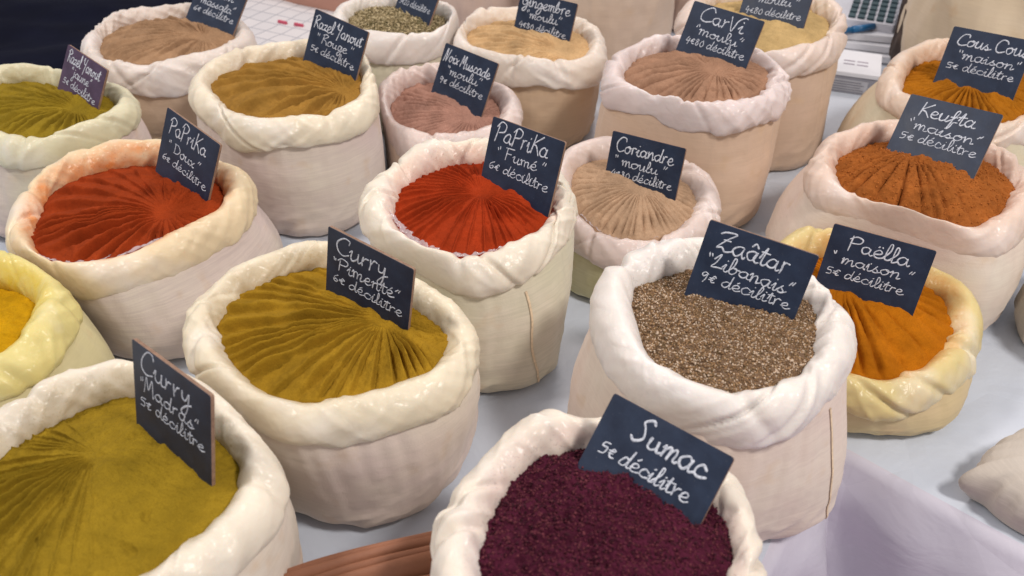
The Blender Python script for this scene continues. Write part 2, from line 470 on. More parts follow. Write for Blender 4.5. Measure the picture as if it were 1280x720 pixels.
class Shape:
    """outline of one sack, squeezed flat where it leans on a neighbour"""
    def __init__(s, key):
        s.key = key
        s.f, s.r0 = RIMF[key]
        s.planes = []
        for k in RIMS:
            if k == key: continue
            d = CEN[k][:2] - CEN[key][:2]; L = np.linalg.norm(d)
            ra, rb = s.r0 + 0.02, RIMF[k][1] + 0.02
            if L < ra + rb + 0.04:
                s.planes.append((math.atan2(d[1], d[0]), (L + ra - rb) / 2 - 0.002))
    def r(s, th, off=0.0, base=None):
        rr = (s.f(th) if base is None else base) + off
        for a, dist in s.planes:
            c = np.cos(th - a)
            lim = np.where(c > 0.2, dist / np.maximum(c, 0.2), 9.0)
            x = (rr - lim) / 0.010
            rr = rr - 0.010 * np.where(x > 20, x, np.log1p(np.exp(np.minimum(x, 20))))
        return rr

def catmull(P, n):
    P = np.array(P, float)
    Q = np.vstack([2 * P[0] - P[1], P, 2 * P[-1] - P[-2]])
    m = len(P) - 1
    t = np.linspace(0, m, n); i = np.minimum(t.astype(int), m - 1); u = (t - i)[:, None]
    a, b, c, d = Q[i], Q[i + 1], Q[i + 2], Q[i + 3]
    return 0.5 * (2 * b + (c - a) * u + (2 * a - 5 * b + 4 * c - d) * u ** 2 + (3 * b - a - 3 * c + d) * u ** 3)

CLOTHS = {}
def cloth(col, tint, streak=0.5):
    k = (col, tint, streak)
    if k not in CLOTHS: CLOTHS[k] = cloth_mat('sack_cotton', col, tint, streak)
    return CLOTHS[k]

CREAM = (0.74, 0.65, 0.54, 1); PINK = (0.70, 0.56, 0.48, 1); GREENISH = (0.66, 0.62, 0.46, 1); TAN = (0.60, 0.43, 0.29, 1)
ROSE = (0.68, 0.55, 0.51, 1)

def build_sack(key, label, seed, cuffcol, stain, stain_amt, body, a=0.0168, h=0.036, mid=1.0, bs=0.98, shift=(0, 0), corner=0.05, cang=0.6,
               liner=None, seam=None, powder=None, wr=1.0, group='cloth sacks of spice on the stall'):
    c, tilt, _ = RIMS[key]
    S = Shape(key)
    root = empty('spice_sack', (c[0], c[1], 0), label, 'sack', group)
    zr = c[2]
    rng = np.random.default_rng(seed)
    so = seed * 7.31
    # ---- rolled brim
    n, m = 300, 54
    th = np.linspace(0, 2 * PI, n, endpoint=False)
    crest = S.f(th)
    hv = h * (1 + 0.22 * noise3(np.cos(th) * 1.6 + so, np.sin(th) * 1.6, 0.5) + 0.10 * noise3(np.cos(th) * 5 + so, np.sin(th) * 5, 2.5))
    av = a * (1 + 0.22 * noise3(np.cos(th) * 2.1, np.sin(th) * 2.1 + so, 4.5))
    prof = catmull([(-0.75, -2.6, 0), (-0.95, -1.5, 0), (-0.86, -0.80, 0), (-0.46, -0.24, 0), (0.0, 0, 0), (0.52, -0.22, 0), (0.93, -0.72, 0), (1.12, -1.0, .35), (1.08, -1.0, .72), (0.92, -1.0, 0.98), (0.55, -1.0, 0.97), (0.25, -1.0, 0.70)], m)
    s_len = np.cumsum(np.r_[0, np.hypot(np.diff(prof[:, 0] * a), np.diff(prof[:, 1] * a - prof[:, 2] * (h - a)))])
    TH, Sg = np.meshgrid(th, s_len, indexing='ij')
    O = av[:, None] * prof[None, :, 0]
    Z = av[:, None] * prof[None, :, 1] - (hv - av)[:, None] * prof[None, :, 2]
    # folds: round lumps, slanting creases, a few deep pinches in the roll
    X3, Y3 = np.cos(TH) * crest[:, None], np.sin(TH) * crest[:, None]
    lump = noise3(X3 * 15 + so, Y3 * 15, Sg * 16) * 0.0062
    sl = Sg * 0.9
    kk = 13 * np.sign(noise3(so, 0.5, 0.5) + 0.01)
    tx, ty = np.cos(TH + sl * kk) * crest[:, None], np.sin(TH + sl * kk) * crest[:, None]
    fold = (0.5 - np.abs(noise3(tx * 30 + so, ty * 30, Sg * 6 + so))) * 0.0050 * (0.5 + 0.8 * noise3(X3 * 10, Y3 * 10 + so, 3.0))
    fine = fbm(tx * 85, ty * 85 + so, Sg * 24, 3) * 0.0005
    ux, uy = np.cos(TH - sl * 8 * np.sign(kk)) * crest[:, None], np.sin(TH - sl * 8 * np.sign(kk)) * crest[:, None]
    fold2 = (0.4 - np.sqrt(np.abs(noise3(ux * 46 + so, uy * 46, Sg * 9 + so)) + 0.002)) * 0.0048 * np.clip(0.3 + 1.6 * noise3(X3 * 13 + so, Y3 * 13, 7.0), 0, 1)
    gather = (0.5 - np.abs(noise3(X3 * 105 + so, Y3 * 105, Sg * 14))) * 0.0012 * np.clip(0.1 + 1.8 * noise3(X3 * 17, Y3 * 17 + so, Sg * 20), 0, 1)
    D = (lump + fold * 1.15 + fold2 + gather + fine) * wr
    for k in range(rng.integers(7, 12)):
        t0 = rng.uniform(0, 2 * PI); w = rng.uniform(0.018, 0.06); sl0 = rng.uniform(-14, 14)
        dd = (TH + (Sg - s_len[m // 2]) * sl0 - t0 + PI) % (2 * PI) - PI
        D -= rng.uniform(0.003, 0.0075) * np.exp(-(dd / w) ** 2) * np.exp(-((Sg - s_len[m // 2] + rng.uniform(-.01, .01)) / 0.025) ** 2)
        D += rng.uniform(0.0005, 0.002) * np.exp(-((dd - 2.0 * w) / (1.2 * w)) ** 2)
    # profile normals
    tg = np.gradient(np.stack([O, Z], -1), axis=1); tl = np.linalg.norm(tg, axis=-1) + 1e-9
    nO, nZ = -tg[..., 1] / tl, tg[..., 0] / tl
    D *= sstep(0, 0.015, Sg)
    O2 = O + nO * D; Z2 = Z + nZ * D
    RR = np.stack([S.r(th, O2[:, j]) for j in range(m)], 1)
    X, Y = np.cos(TH) * RR, np.sin(TH) * RR
    ZZ = zr + tilt * Y + Z2 + noise3(np.cos(TH) * 1.3 + so, np.sin(TH) * 1.3, 9.0) * 0.006
    inner = 1 - sstep(-0.75, 0.25, prof[:, 0])
    cr = np.ones_like(TH) * inner[None, :]
    V = np.stack([X, Y, ZZ], -1).reshape(-1, 3)
    cm = cuff_mat('sack_brim', cuffcol, stain, stain_amt, powder or stain)
    out_st = 0.20 * sstep(0.25, 0.7, noise3(X * 14 + so, Y * 14, ZZ * 14))
    mesh_obj('rolled_brim', V, grid_faces(n, m, wrap_n=True), cm, root, stain={'stain': np.maximum(cr, out_st).ravel(), 'dust': np.broadcast_to(1 - sstep(-0.9, 0.1, prof[:, 0])[None, :], TH.shape).ravel()})
    # ---- body
    nb, mb = 260, 84
    tb = np.linspace(0, 2 * PI, nb, endpoint=False)
    u = np.linspace(0, 1, mb)                          # 0 at the brim, 1 at the table
    f = S.f(tb)
    ztop = zr + tilt * np.sin(tb) * f - 0.5 * h
    V = []
    def ring(t, uu, fr):
        zt = zr + tilt * np.sin(t) * fr - 0.5 * h
        z = zt * (1 - uu)
        # outline goes from the brim's to a rounder, slightly cornered base
        bl = sstep(0.0, 0.9, uu)
        rnd = S.r0 * bs * (1 + corner * np.cos(4 * (t - cang)) * 0.8)
        base = fr * (1 - bl) + rnd * bl
        bulge = (0.010 + (mid - 1) * S.r0) * np.sin(PI * np.clip(uu * 0.98, 0, 1)) ** 0.7 + 0.006
        off = bulge
        # cloth: pleats under the brim, sag folds towards the table
        x3, y3 = np.cos(t) * base, np.sin(t) * base
        pleat = noise3(np.cos(t) * 11 + so, np.sin(t) * 11, uu * 1.2) * 0.0022 * (1 - 0.75 * sstep(0.1, 0.9, uu))
        sw = uu * 0.9
        sag = (0.5 - np.abs(noise3(np.cos(t + sw) * 4 + so, np.sin(t + sw) * 4, uu * 5.5 + t * 0.0))) * 0.0075 * sstep(0.60, 0.97, uu)
        lowf = noise3(x3 * 12, y3 * 12 + so, z * 14) * 0.0045
        fin = fbm(x3 * 60, y3 * 60 + so, z * 60, 3) * 0.0005
        off = off + (pleat + sag + lowf * sstep(0, 0.2, uu) + fin)
        # bottom edge rolls in
        zb = z / 0.022
        off = off - 0.014 * (1 - np.sqrt(np.clip(1 - (1 - np.clip(zb, 0, 1)) ** 2, 0, 1)))
        rr = S.r(t, off, base)
        return np.cos(t) * rr + shift[0] * bl, np.sin(t) * rr + shift[1] * bl, z + 0.0015
    uv = 1 - (1 - u) ** 1.35
    for uu in uv:
        x, y, z = ring(tb, uu, f)
        V.append(np.c_[x, y, z])
    V = np.stack(V, 1)
    bot = V[:, -1:, :].copy(); bot[..., 0] = bot[..., 0] * 0.8 + shift[0] * .2; bot[..., 1] = bot[..., 1] * 0.8 + shift[1] * .2
    V = np.concatenate([V, bot], 1)
    F = grid_faces(nb, mb + 1, wrap_n=True)
    mesh_obj('sack_body', V.reshape(-1, 3), F, body, root)
    # ---- clear liner standing out of the brim
    if liner:
        t0, t1, hh = liner
        nl, ml = 120, 10
        tl_ = np.linspace(R(t0), R(t1), nl)
        vv = np.linspace(0, 1, ml)
        VL = []
        fl_ = S.f(tl_)
        for v in vv:
            env = np.sin(np.linspace(0, PI, nl)) ** 0.6
            off = -a * 0.75 - env * hh * v * (1 + 0.5 * noise3(tl_ * 8 + so, 0.0, 5.0)) + 0.002 * noise3(tl_ * 25, v * 3, so)
            zz = zr + tilt * np.sin(tl_) * fl_ - a * 0.30 - v * 0.004 + 0.003 * noise3(tl_ * 14 + so, v * 2, 3.0)
            VL.append(np.c_[np.cos(tl_) * (fl_ + off), np.sin(tl_) * (fl_ + off), zz])
        VL = np.stack(VL, 1).reshape(-1, 3)
        mesh_obj('plastic_liner', VL, grid_faces(nl, ml), M_LINER, root)
    if seam is not None:
        for (ta, ua), (tb_, ub) in seam:
            pts = []
            for q in np.linspace(0, 1, 50):
                t = R(ta + (tb_ - ta) * q) + 0.012 * math.sin(q * 9); uu = ua + (ub - ua) * q
                x, y, z = ring(np.array([t]), uu, S.f(np.array([t])))
                pts.append((x[0] + math.cos(t) * 0.0009, y[0] + math.sin(t) * 0.0009, z[0]))
            P = np.array(pts); VV = []
            for i in range(len(P)):
                T = P[min(i + 1, len(P) - 1)] - P[max(i - 1, 0)]; T /= np.linalg.norm(T) + 1e-9
                ra = np.array([P[i][0], P[i][1], 0]); ra /= np.linalg.norm(ra); sd = np.cross(T, ra)
                for k in range(8):
                    an = k / 8 * 2 * PI
                    VV.append(P[i] + sd * math.cos(an) * 0.0016 + ra * math.sin(an) * 0.0005)
            mesh_obj('sewn_seam', VV, grid_faces(len(P), 8, wrap_m=True), M_SEAM, root)
    return S, root

M_SEAM = plain('seam_thread', (0.74, 0.58, 0.40, 1), 0.8, 0.2, 0.15, 300)

def liner_mat():
    q = NT('clear_plastic_film')
    tr = q.n('ShaderNodeBsdfTransparent'); tr.inputs['Color'].default_value = (0.93, 0.90, 0.93, 1)
    mx = q.n('ShaderNodeMixShader'); mx.inputs[0].default_value = 0.42
    nrm = q.bump(q.noise(80, 4, 0.6, None, 0.8), 0.5, 0.003)
    q.fin((0.80, 0.74, 0.76, 1), 0.16, nrm, 0.8)
    q.l(tr.outputs[0], mx.inputs[1]); q.l(q.b.outputs[0], mx.inputs[2]); q.l(mx.outputs[0], q.out.inputs['Surface'])
    return q.m
M_LINER = liner_mat()

# ------------------------------------------------------------------ spice heaps
def build_spice(key, S, label, mat, seed, fan=None, nrid=30, amp=0.0022, mode='groove', dome=0.012, edge=0.013, lumps=0.002, rough=0.0009,
                flakes=None, group=None, name='spice_heap', cat='spice', arc=None, a=0.0168, clump=0.0, lw=0.11, n=560):
    c, tilt, _ = RIMS[key]
    root_loc = (c[0], c[1], c[2] - edge)
    m = 110
    rng = np.random.default_rng(seed)
    so = seed * 3.7
    # boundary inside the brim
    tb = np.linspace(-PI, PI, 721)
    rb = S.r(tb, -0.58 * a)
    bx, by = np.cos(tb) * rb, np.sin(tb) * rb
    fx, fy = (fan[0] - c[0], fan[1] - c[1]) if fan else (0.0, 0.0)
    th = np.linspace(0, 2 * PI, n, endpoint=False)
    # ray from the fan point to the boundary polygon
    pa = np.unwrap(np.arctan2(by - fy, bx - fx)); pr = np.hypot(bx - fx, by - fy)
    o = np.argsort(pa)
    pa, pr = pa[o], pr[o]
    R_ = np.interp(th, np.r_[pa - 2 * PI, pa, pa + 2 * PI], np.r_[pr, pr, pr])
    t = np.linspace(0, 1, m)
    TH, T = np.meshgrid(th, t, indexing='ij')
    RD = T * R_[:, None]
    X, Y = fx + np.cos(TH) * RD, fy + np.sin(TH) * RD
    ang = np.arctan2(Y, X); rad = np.hypot(X, Y)
    rho = rad / np.interp(ang, tb, rb)
    Z = dome * (1 - np.clip(rho, 0, 1) ** 2.2) + (tilt - 0.075) * Y - 0.002
    Z += fbm(X * 14 + so, Y * 14, 1.7, 4) * lumps
    Z += (0.5 - np.abs(noise3(X * 48 + so, Y * 48, 11.0))) * 2 * clump
    ds = np.full_like(X, 9.0)
    if key in BOARDS:
        TLb, Rb, Ub, Wb, Hb = [np.array(q_) if not np.isscalar(q_) else q_ for q_ in BOARDS[key]]
        p0 = TLb - Ub * (Hb + 0.004); p1 = p0 + Rb * Wb
        ax, ay = p0[0] - c[0], p0[1] - c[1]; ex, ey = p1[0] - p0[0], p1[1] - p0[1]; LL = ex * ex + ey * ey
        tt = np.clip(((X - ax) * ex + (Y - ay) * ey) / LL, 0, 1)
        ds = np.hypot(X - ax - tt * ex, Y - ay - tt * ey)
        Z += (0.0035 + 0.005 * noise3(X * 60 + so, Y * 60, 2.0)) * np.exp(-(ds / 0.009) ** 2)
    fadec = sstep(0.006, 0.030, RD)
    if fan and nrid:
        warp = 1.5 * noise3(np.cos(TH) * 1.7 + so, np.sin(TH) * 1.7, 0.3) + 0.35 * noise3(np.cos(TH) * 6, np.sin(TH) * 6 + so, RD * 2.5)
        ph = (TH * nrid / (2 * PI) + warp)
        fr = ph - np.floor(ph)
        idx = np.floor(ph)
        va = 0.55 + 0.45 * np.sin(idx * 12.9898 + so)
        if mode == 'groove': p = np.sqrt(np.abs(np.sin(PI * fr))) - 0.6
        elif mode == 'line': p = np.exp(-((fr - 0.5) / lw) ** 2) - 0.2 - 0.12 * np.cos(2 * PI * fr)
        else: p = fr ** 0.8 * (1 - sstep(0.80, 1.0, fr)) * 1.5 - 0.45
        w = fadec * (0.4 + 0.6 * sstep(0.008, 0.060, RD)) * (0.60 + 0.40 * (0.5 + 0.5 * np.cos(TH - R(218)))) * (0.5 + 0.6 * va) * np.clip(0.75 + 0.8 * noise3(X * 34, Y * 34, so), 0.1, 1.5)
        w = w * (1 - 0.75 * sstep(0.84, 0.99, rho)) * (1 - 0.85 * np.exp(-(ds / 0.011) ** 2))
        if arc is not None:
            a0, aw = R(arc[0]), R(arc[1])
            dd = np.abs((TH - a0 + PI) % (2 * PI) - PI)
            w = w * (1 - sstep(aw * 0.8, aw * 1.15, dd))
        Z += amp * p * w
        Z -= 0.004 * np.exp(-(RD / 0.02) ** 2)
    # crumbly grain, little pits and clods
    Z += fbm(X * 160, Y * 160, so, 3, 0.65) * rough + fbm(X * 75, Y * 75 + so, 2.2, 3, 0.6) * rough * 0.9
    cl = noise3(X * 55 + so, Y * 55, 6.0)
    Z += 0.008 * np.clip(cl - 0.42, 0, 1) - 0.012 * np.clip(-cl - 0.48, 0, 1)
    Z += 0.004 * np.clip(noise3(ang * 9 + so, rad * 30, 3.0), 0, 1) * sstep(0.86, 1.0, rho)     # crumbs banked on the liner
    Z -= 0.004 * sstep(0.97, 1.0, rho)
    V = np.stack([X, Y, Z], -1)
    extra = V[:, -1:, :].copy(); extra[..., 2] -= 0.03
    V = np.concatenate([V, extra], 1)
    V[:, 0, :] = V[:, 0, :].mean(0)
    mats = [mat]
    F = grid_faces(n, m + 1, wrap_n=True)
    Vf = V.reshape(-1, 3); fm = np.zeros(len(F), int)
    if flakes:
        cnt, size, asp, fmats, lift = flakes
        vs, fs, mi = [], [], []
        base = len(Vf)
        k = 0
        rr = np.sqrt(rng.uniform(0, 1, cnt)) * 0.99; ta = rng.uniform(0, 2 * PI, cnt)
        px = np.cos(ta) * rr * np.interp((ta + PI) % (2 * PI) - PI, tb, rb); py = np.sin(ta) * rr * np.interp((ta + PI) % (2 * PI) - PI, tb, rb)
        # height lookup by nearest polar cell
        ct = (np.arctan2(py - fy, px - fx) % (2 * PI)) / (2 * PI) * n
        i = ct.astype(int) % n
        j = np.clip(np.hypot(px - fx, py - fy) / R_[i] * (m - 1), 0, m - 1).astype(int)
        pz = V[i, j, 2]
        # each grain: a squashed octahedron of its own tilt
        oct_v = np.array([(1, 0, 0), (-1, 0, 0), (0, 1, 0), (0, -1, 0), (0, 0, 1), (0, 0, -1)], float)
        oct_f = np.array([(0, 2, 4), (2, 1, 4), (1, 3, 4), (3, 0, 4), (2, 0, 5), (1, 2, 5), (3, 1, 5), (0, 3, 5)])
        sz = size * rng.uniform(0.6, 1.5, cnt)
        q = rng.normal(size=(cnt, 4)); q[:, 1:3] *= 0.45; q /= np.linalg.norm(q, axis=1)[:, None]
        w_, x_, y_, z_ = q.T
        RM = np.stack([np.stack([1 - 2 * (y_**2 + z_**2), 2 * (x_*y_ - z_*w_), 2 * (x_*z_ + y_*w_)], -1),
                       np.stack([2 * (x_*y_ + z_*w_), 1 - 2 * (x_**2 + z_**2), 2 * (y_*z_ - x_*w_)], -1),
                       np.stack([2 * (x_*z_ - y_*w_), 2 * (y_*z_ + x_*w_), 1 - 2 * (x_**2 + y_**2)], -1)], 1)
        sc = np.stack([sz, sz * asp * rng.uniform(0.7, 1.3, cnt), sz * asp * rng.uniform(0.5, 1.0, cnt)], -1)
        loc = oct_v[None] * sc[:, None, :]
        wv = np.einsum('nij,nkj->nki', RM, loc) + np.stack([px, py, pz + lift * rng.uniform(0.2, 1.2, cnt)], -1)[:, None, :]
        fo = (oct_f[None] + (base + np.arange(cnt) * 6)[:, None, None]).reshape(-1, 3)
        Vf = np.concatenate([Vf, wv.reshape(-1, 3)])
        tri = np.concatenate([F[:, [0, 1, 2]], F[:, [0, 2, 3]]])
        mi = rng.integers(1, 1 + len(fmats), cnt)
        fm = np.concatenate([np.zeros(len(tri), int), np.repeat(mi, 8)])
        F = np.concatenate([tri, fo]); mats = [mat] + list(fmats)
    o = mesh_obj(name, Vf, F, mats, None, True, fmat=fm)
    o.location = root_loc
    tag(o, label, cat, group)
    return o

# ------------------------------------------------------------------ chalk handwriting
G = {
 'a': ([[(.72,.8),(.45,1.0),(.12,.72),(.10,.28),(.38,.02),(.66,.3),(.76,.92),(.74,.3),(.86,.02),(1.05,.14)]], 1.0),
 'b': ([[(.0,.1),(.3,.9),(.36,1.9),(.18,2.0),(.12,1.1),(.14,.2),(.4,.0),(.66,.35),(.6,.8),(.4,.85),(.75,.75),(.95,.8)]], .95),
 'c': ([[(.72,.78),(.45,1.0),(.12,.65),(.15,.2),(.45,.0),(.85,.2)]], .85),
 'd': ([[(.7,.8),(.42,1.0),(.1,.6),(.15,.12),(.45,.05),(.72,.6),(.82,2.0),(.76,.4),(.88,.02),(1.06,.14)]], 1.0),
 'e': ([[(.05,.4),(.5,.55),(.62,.85),(.38,1.02),(.12,.65),(.18,.15),(.48,.0),(.85,.25)]], .82),
 'f': ([[(.0,.2),(.4,.8),(.62,1.7),(.5,2.0),(.34,1.6),(.28,.2),(.2,-.9),(.38,-.6),(.5,.1),(.85,.2)],[(.12,.85),(.66,.95)]], .8),
 'g': ([[(.7,.8),(.42,1.0),(.1,.62),(.2,.12),(.5,.15),(.74,.9),(.70,-.5),(.4,-1.0),(.15,-.7),(.5,-.1),(1.0,.2)]], .95),
 'h': ([[(.0,.2),(.36,1.2),(.36,1.95),(.2,1.9),(.14,0.0),(.2,.6),(.5,1.0),(.66,.7),(.66,.1),(.92,.12)]], .9),
 'i': ([[(.0,.5),(.2,1.0),(.2,.15),(.38,.0),(.58,.2)],[(.24,1.42),(.28,1.48)]], .5),
 'j': ([[(.3,1.0),(.32,-.5),(.1,-1.0),(-.1,-.7),(.2,-.1),(.6,.25)],[(.34,1.42),(.38,1.48)]], .55),
 'k': ([[(.15,1.9),(.14,0)],[(.7,1.0),(.2,.45),(.75,.0)]], .8),
 'l': ([[(.0,.2),(.36,1.1),(.38,1.9),(.2,1.95),(.16,.3),(.32,.0),(.58,.2)]], .52),
 'm': ([[(.02,.8),(.14,1.0),(.14,0.0),(.22,.7),(.44,1.0),(.54,.7),(.54,.0),(.62,.7),(.84,1.0),(.94,.7),(.94,.12),(1.08,.0),(1.24,.2)]], 1.22),
 'n': ([[(.02,.8),(.14,1.0),(.14,0.0),(.24,.7),(.50,1.0),(.62,.7),(.62,.12),(.76,.0),(.94,.2)]], .92),
 'o': ([[(.45,1.0),(.12,.7),(.14,.15),(.45,.0),(.7,.4),(.62,.9),(.42,.95),(.62,.78),(.95,.85)]], .88),
 'p': ([[(.02,.8),(.16,1.0),(.16,-.9),(.18,.6),(.42,1.0),(.70,.7),(.6,.12),(.24,.1),(.6,.05),(.9,.2)]], .88),
 'r': ([[(.12,1.0),(.16,.5),(.14,.0)],[(.15,.55),(.32,.95),(.58,.98)]], .70),
 's': ([[(.0,.2),(.38,1.0),(.3,.7),(.55,.35),(.4,.0),(.1,.1),(.4,.02),(.8,.25)]], .74),
 't': ([[(.05,.6),(.3,1.7),(.26,.3),(.4,.0),(.66,.2)],[(.0,1.15),(.62,1.25)]], .6),
 'u': ([[(.02,.7),(.14,1.0),(.14,.25),(.36,.0),(.62,.4),(.66,1.0),(.66,.2),(.8,.0),(.98,.2)]], .94),
 'v': ([[(.05,1.0),(.32,.0),(.62,1.0),(.8,.9)]], .75),
 'x': ([[(.05,.9),(.25,.9),(.5,.1),(.75,.1)],[(.7,1.0),(.08,.0)]], .8),
 'y': ([[(.05,1.0),(.12,.35),(.4,.3),(.64,1.0),(.56,-.4),(.3,-1.0),(.1,-.7),(.5,-.1),(.9,.2)]], .85),
 'z': ([[(.05,.9),(.6,.98),(.15,.1),(.45,.2),(.85,.1)]], .82),
 'A': ([[(.0,.0),(.5,2.0),(1.0,.0)],[(.2,.7),(.85,.75)]], 1.1),
 'C': ([[(1.15,1.55),(1.0,2.0),(.55,1.95),(.1,1.2),(.15,.35),(.6,.0),(1.15,.3)]], 1.2),
 'D': ([[(.2,1.9),(.2,.0)],[(.0,1.8),(.7,1.8),(1.1,1.0),(.8,.15),(.1,.0)]], 1.25),
 'F': ([[(.22,1.9),(.2,.0)],[(.0,1.95),(1.0,2.0)],[(.2,1.05),(.75,1.1)]], 1.05),
 'G': ([[(1.0,1.6),(.7,2.0),(.2,1.4),(.15,.4),(.6,.1),(.95,.8),(.55,.85),(.98,.88),(.9,-.5),(.5,-1.0),(.4,-.6),(1.2,.2)]], 1.2),
 'H': ([[(.05,1.5),(.25,2.0),(.3,1.2),(.75,1.1)],[(.95,2.1),(.75,1.0),(.55,-.6)]], 1.15),
 'K': ([[(.25,2.0),(.15,.0)],[(1.1,2.05),(.25,.95),(.55,.8),(1.0,.0)]], 1.1),
 'L': ([[(.1,1.2),(.45,2.0),(.35,.8),(.05,.1),(.5,.15),(1.0,.25)]], .95),
 'M': ([[(.0,.0),(.2,2.0),(.45,.6),(.85,2.0),(.95,.0),(1.1,.1)]], 1.2),
 'N': ([[(.0,-.2),(.15,1.9),(.3,1.8),(.5,.0),(.62,.2),(.9,2.1)]], 1.05),
 'P': ([[(.22,1.7),(.16,-.1)],[(.0,1.5),(.4,2.05),(1.0,1.8),(.9,1.15),(.3,.9)]], 1.1),
 'R': ([[(.22,1.9),(.16,.0)],[(.0,1.7),(.5,2.05),(.95,1.6),(.3,1.0),(.6,.6),(1.0,.0)]], 1.05),
 'S': ([[(1.0,1.75),(.75,2.05),(.35,1.7),(.6,1.2),(.75,.5),(.35,.0),(.0,.3)]], 1.15),
 'V': ([[(.0,1.7),(.4,.0),(.75,1.4),(1.15,1.95),(1.5,1.9)]], 1.05),
 'J': ([[(.2,1.9),(.9,1.95),(.6,.3),(.3,-.3),(.0,.1)]], 1.0),
 'Z': ([[(.05,1.6),(.4,1.95),(1.1,1.95),(.6,1.2),(.1,.2),(.45,.3),(.8,.0),(1.25,.2)],[(.35,1.0),(.9,1.05)]], 1.25),
 '0': ([[(.45,1.3),(.12,.8),(.2,.1),(.5,.05),(.68,.6),(.45,1.3)]], .8),
 '2': ([[(.08,1.0),(.35,1.35),(.6,1.0),(.1,.05),(.7,.1)]], .8),
 '4': ([[(.35,1.4),(.08,.5),(.7,.55)],[(.52,1.0),(.45,-.25)]], .8),
 '5': ([[(.65,1.35),(.2,1.3),(.15,.8),(.55,.75),(.55,.1),(.1,.0)]], .78),
 '6': ([[(.6,1.45),(.2,.9),(.12,.25),(.42,.0),(.62,.35),(.4,.62),(.16,.4)]], .78),
 '8': ([[(.55,1.15),(.3,1.35),(.2,1.0),(.55,.6),(.5,.05),(.15,.1),(.25,.6),(.55,1.1)]], .78),
 '9': ([[(.6,1.1),(.35,1.35),(.12,1.0),(.3,.68),(.58,1.0),(.58,.5),(.4,-.2)]], .78),
 '€': ([[(.6,1.0),(.38,1.1),(.2,.6),(.35,.1),(.65,.15)],[(.05,.7),(.5,.75)],[(.05,.45),(.45,.5)]], .75),
 '“': ([[(.1,1.7),(.16,1.3)],[(.32,1.75),(.38,1.35)]], .6),
 '”': ([[(.2,1.8),(.08,1.35)],[(.45,1.85),(.33,1.4)]], .6),
 ' ': ([], .45),
}
ACC = {'é': ('e', [(.34,1.3),(.52,1.6)]), 'â': ('a', [(.15,1.3),(.42,1.65),(.66,1.3)]), 'ë': ('e', None), 'à': ('a', [(.2,1.6),(.45,1.3)])}
def text_strokes(s):
    out, x = [], 0.0
    for ch in s:
        acc = None
        if ch in ACC: ch, acc = ACC[ch][0], (ACC[ch][1] or 'dots')
        st, adv = G[ch]
        for k in st: out.append([(x + p[0], p[1]) for p in k])
        if acc == 'dots':
            out.append([(x + .22, 1.35), (x + .24, 1.42)]); out.append([(x + .52, 1.38), (x + .54, 1.45)])
        elif acc: out.append([(x + p[0], p[1]) for p in acc])
        x += adv
    return out, x

def write_line(V, F, s, x0, y0, width, xh, w, rng, slope=0.0):
    st, L = text_strokes(s)
    sx = width / L
    sh = 0.10
    for k in st:
        P = np.array(k, float)
        P = P + rng.normal(scale=0.035, size=P.shape)
        P = np.c_[x0 + (P[:, 0]) * sx + P[:, 1] * xh * sh, y0 + P[:, 1] * xh * (1 + 0.05 * rng.normal()) + slope * P[:, 0] * sx]
        if len(P) > 2: Q = catmull(np.c_[P, P[:, 0] * 0], 7 * len(P))[:, :2]
        else: Q = P[0] + (P[1] - P[0]) * np.linspace(0, 1, 5)[:, None]
        T = np.gradient(Q, axis=0); T /= np.linalg.norm(T, axis=1)[:, None] + 1e-12
        N = np.c_[-T[:, 1], T[:, 0]]
        # round ends
        Q = np.vstack([Q[0] - T[0] * w * 0.45, Q, Q[-1] + T[-1] * w * 0.45]); N = np.vstack([N[0], N, N[-1]])
        ww = w * 0.5 * (1 + 0.18 * np.sin(np.linspace(0, 9, len(Q)) + rng.uniform(0, 6)))
        ww[0] *= 0.45; ww[-1] *= 0.45
        b = len(V)
        zt = 0.00025 * rng.uniform(0.9, 1.3)
        for i in range(len(Q)):
            for o, z in ((-1, 0.0), (-.6, zt * .8), (0, zt), (.6, zt * .8), (1, 0.0)):
                V.append((Q[i, 0] + N[i, 0] * ww[i] * o, Q[i, 1] + N[i, 1] * ww[i] * o, z))
        for i in range(len(Q) - 1):
            for j in range(4):
                F.append((b + i * 5 + j, b + (i + 1) * 5 + j, b + (i + 1) * 5 + j + 1, b + i * 5 + j + 1))

def slate_mat():
    q = NT('slate_board')
    a = q.noise(45, 5, 0.6)
    c = q.mix(q.ramp(a, [(0.35, 0.0), (0.72, 1.0)]), (0.011, 0.0175, 0.038, 1), (0.019, 0.031, 0.062, 1))
    d = q.noise(420, 3)
    c = q.mix(q.ramp(d, [(0.66, 0.0), (0.74, 0.5)]), c, (0.10, 0.10, 0.12, 1))
    sm = q.noise(16, 4, 0.6, None, 1.0)
    c = q.mix(q.ramp(sm, [(0.45, 0.0), (0.85, 0.30)]), c, (0.06, 0.08, 0.14, 1))
    nrm = q.bump(q.noise(300, 3), 0.08, 0.0006)
    return q.fin(c, q.ramp(sm, [(0.3, 0.36), (0.7, 0.5)]), nrm, 0.32)
M_SLATE = slate_mat()
def reflection_slate():  # slate copy with a purple glossy reflection painted into its colours
    m = M_SLATE.copy(); m.name = 'reflection_slate'
    for n in m.node_tree.nodes:
        if n.type == 'VALTORGB': pass
        if n.type == 'MIX':
            for s in (6, 7):
                c = n.inputs[s].default_value
                n.inputs[s].default_value = (c[0] * 3.6 + 0.01, c[1] * 1.5, c[2] * 1.5, 1)
    return m
M_SLATE_REFLECTION = reflection_slate()
M_EDGE = plain('board_edge_wood', (0.26, 0.16, 0.11, 1), 0.7, 0.2, 0.2, 200)
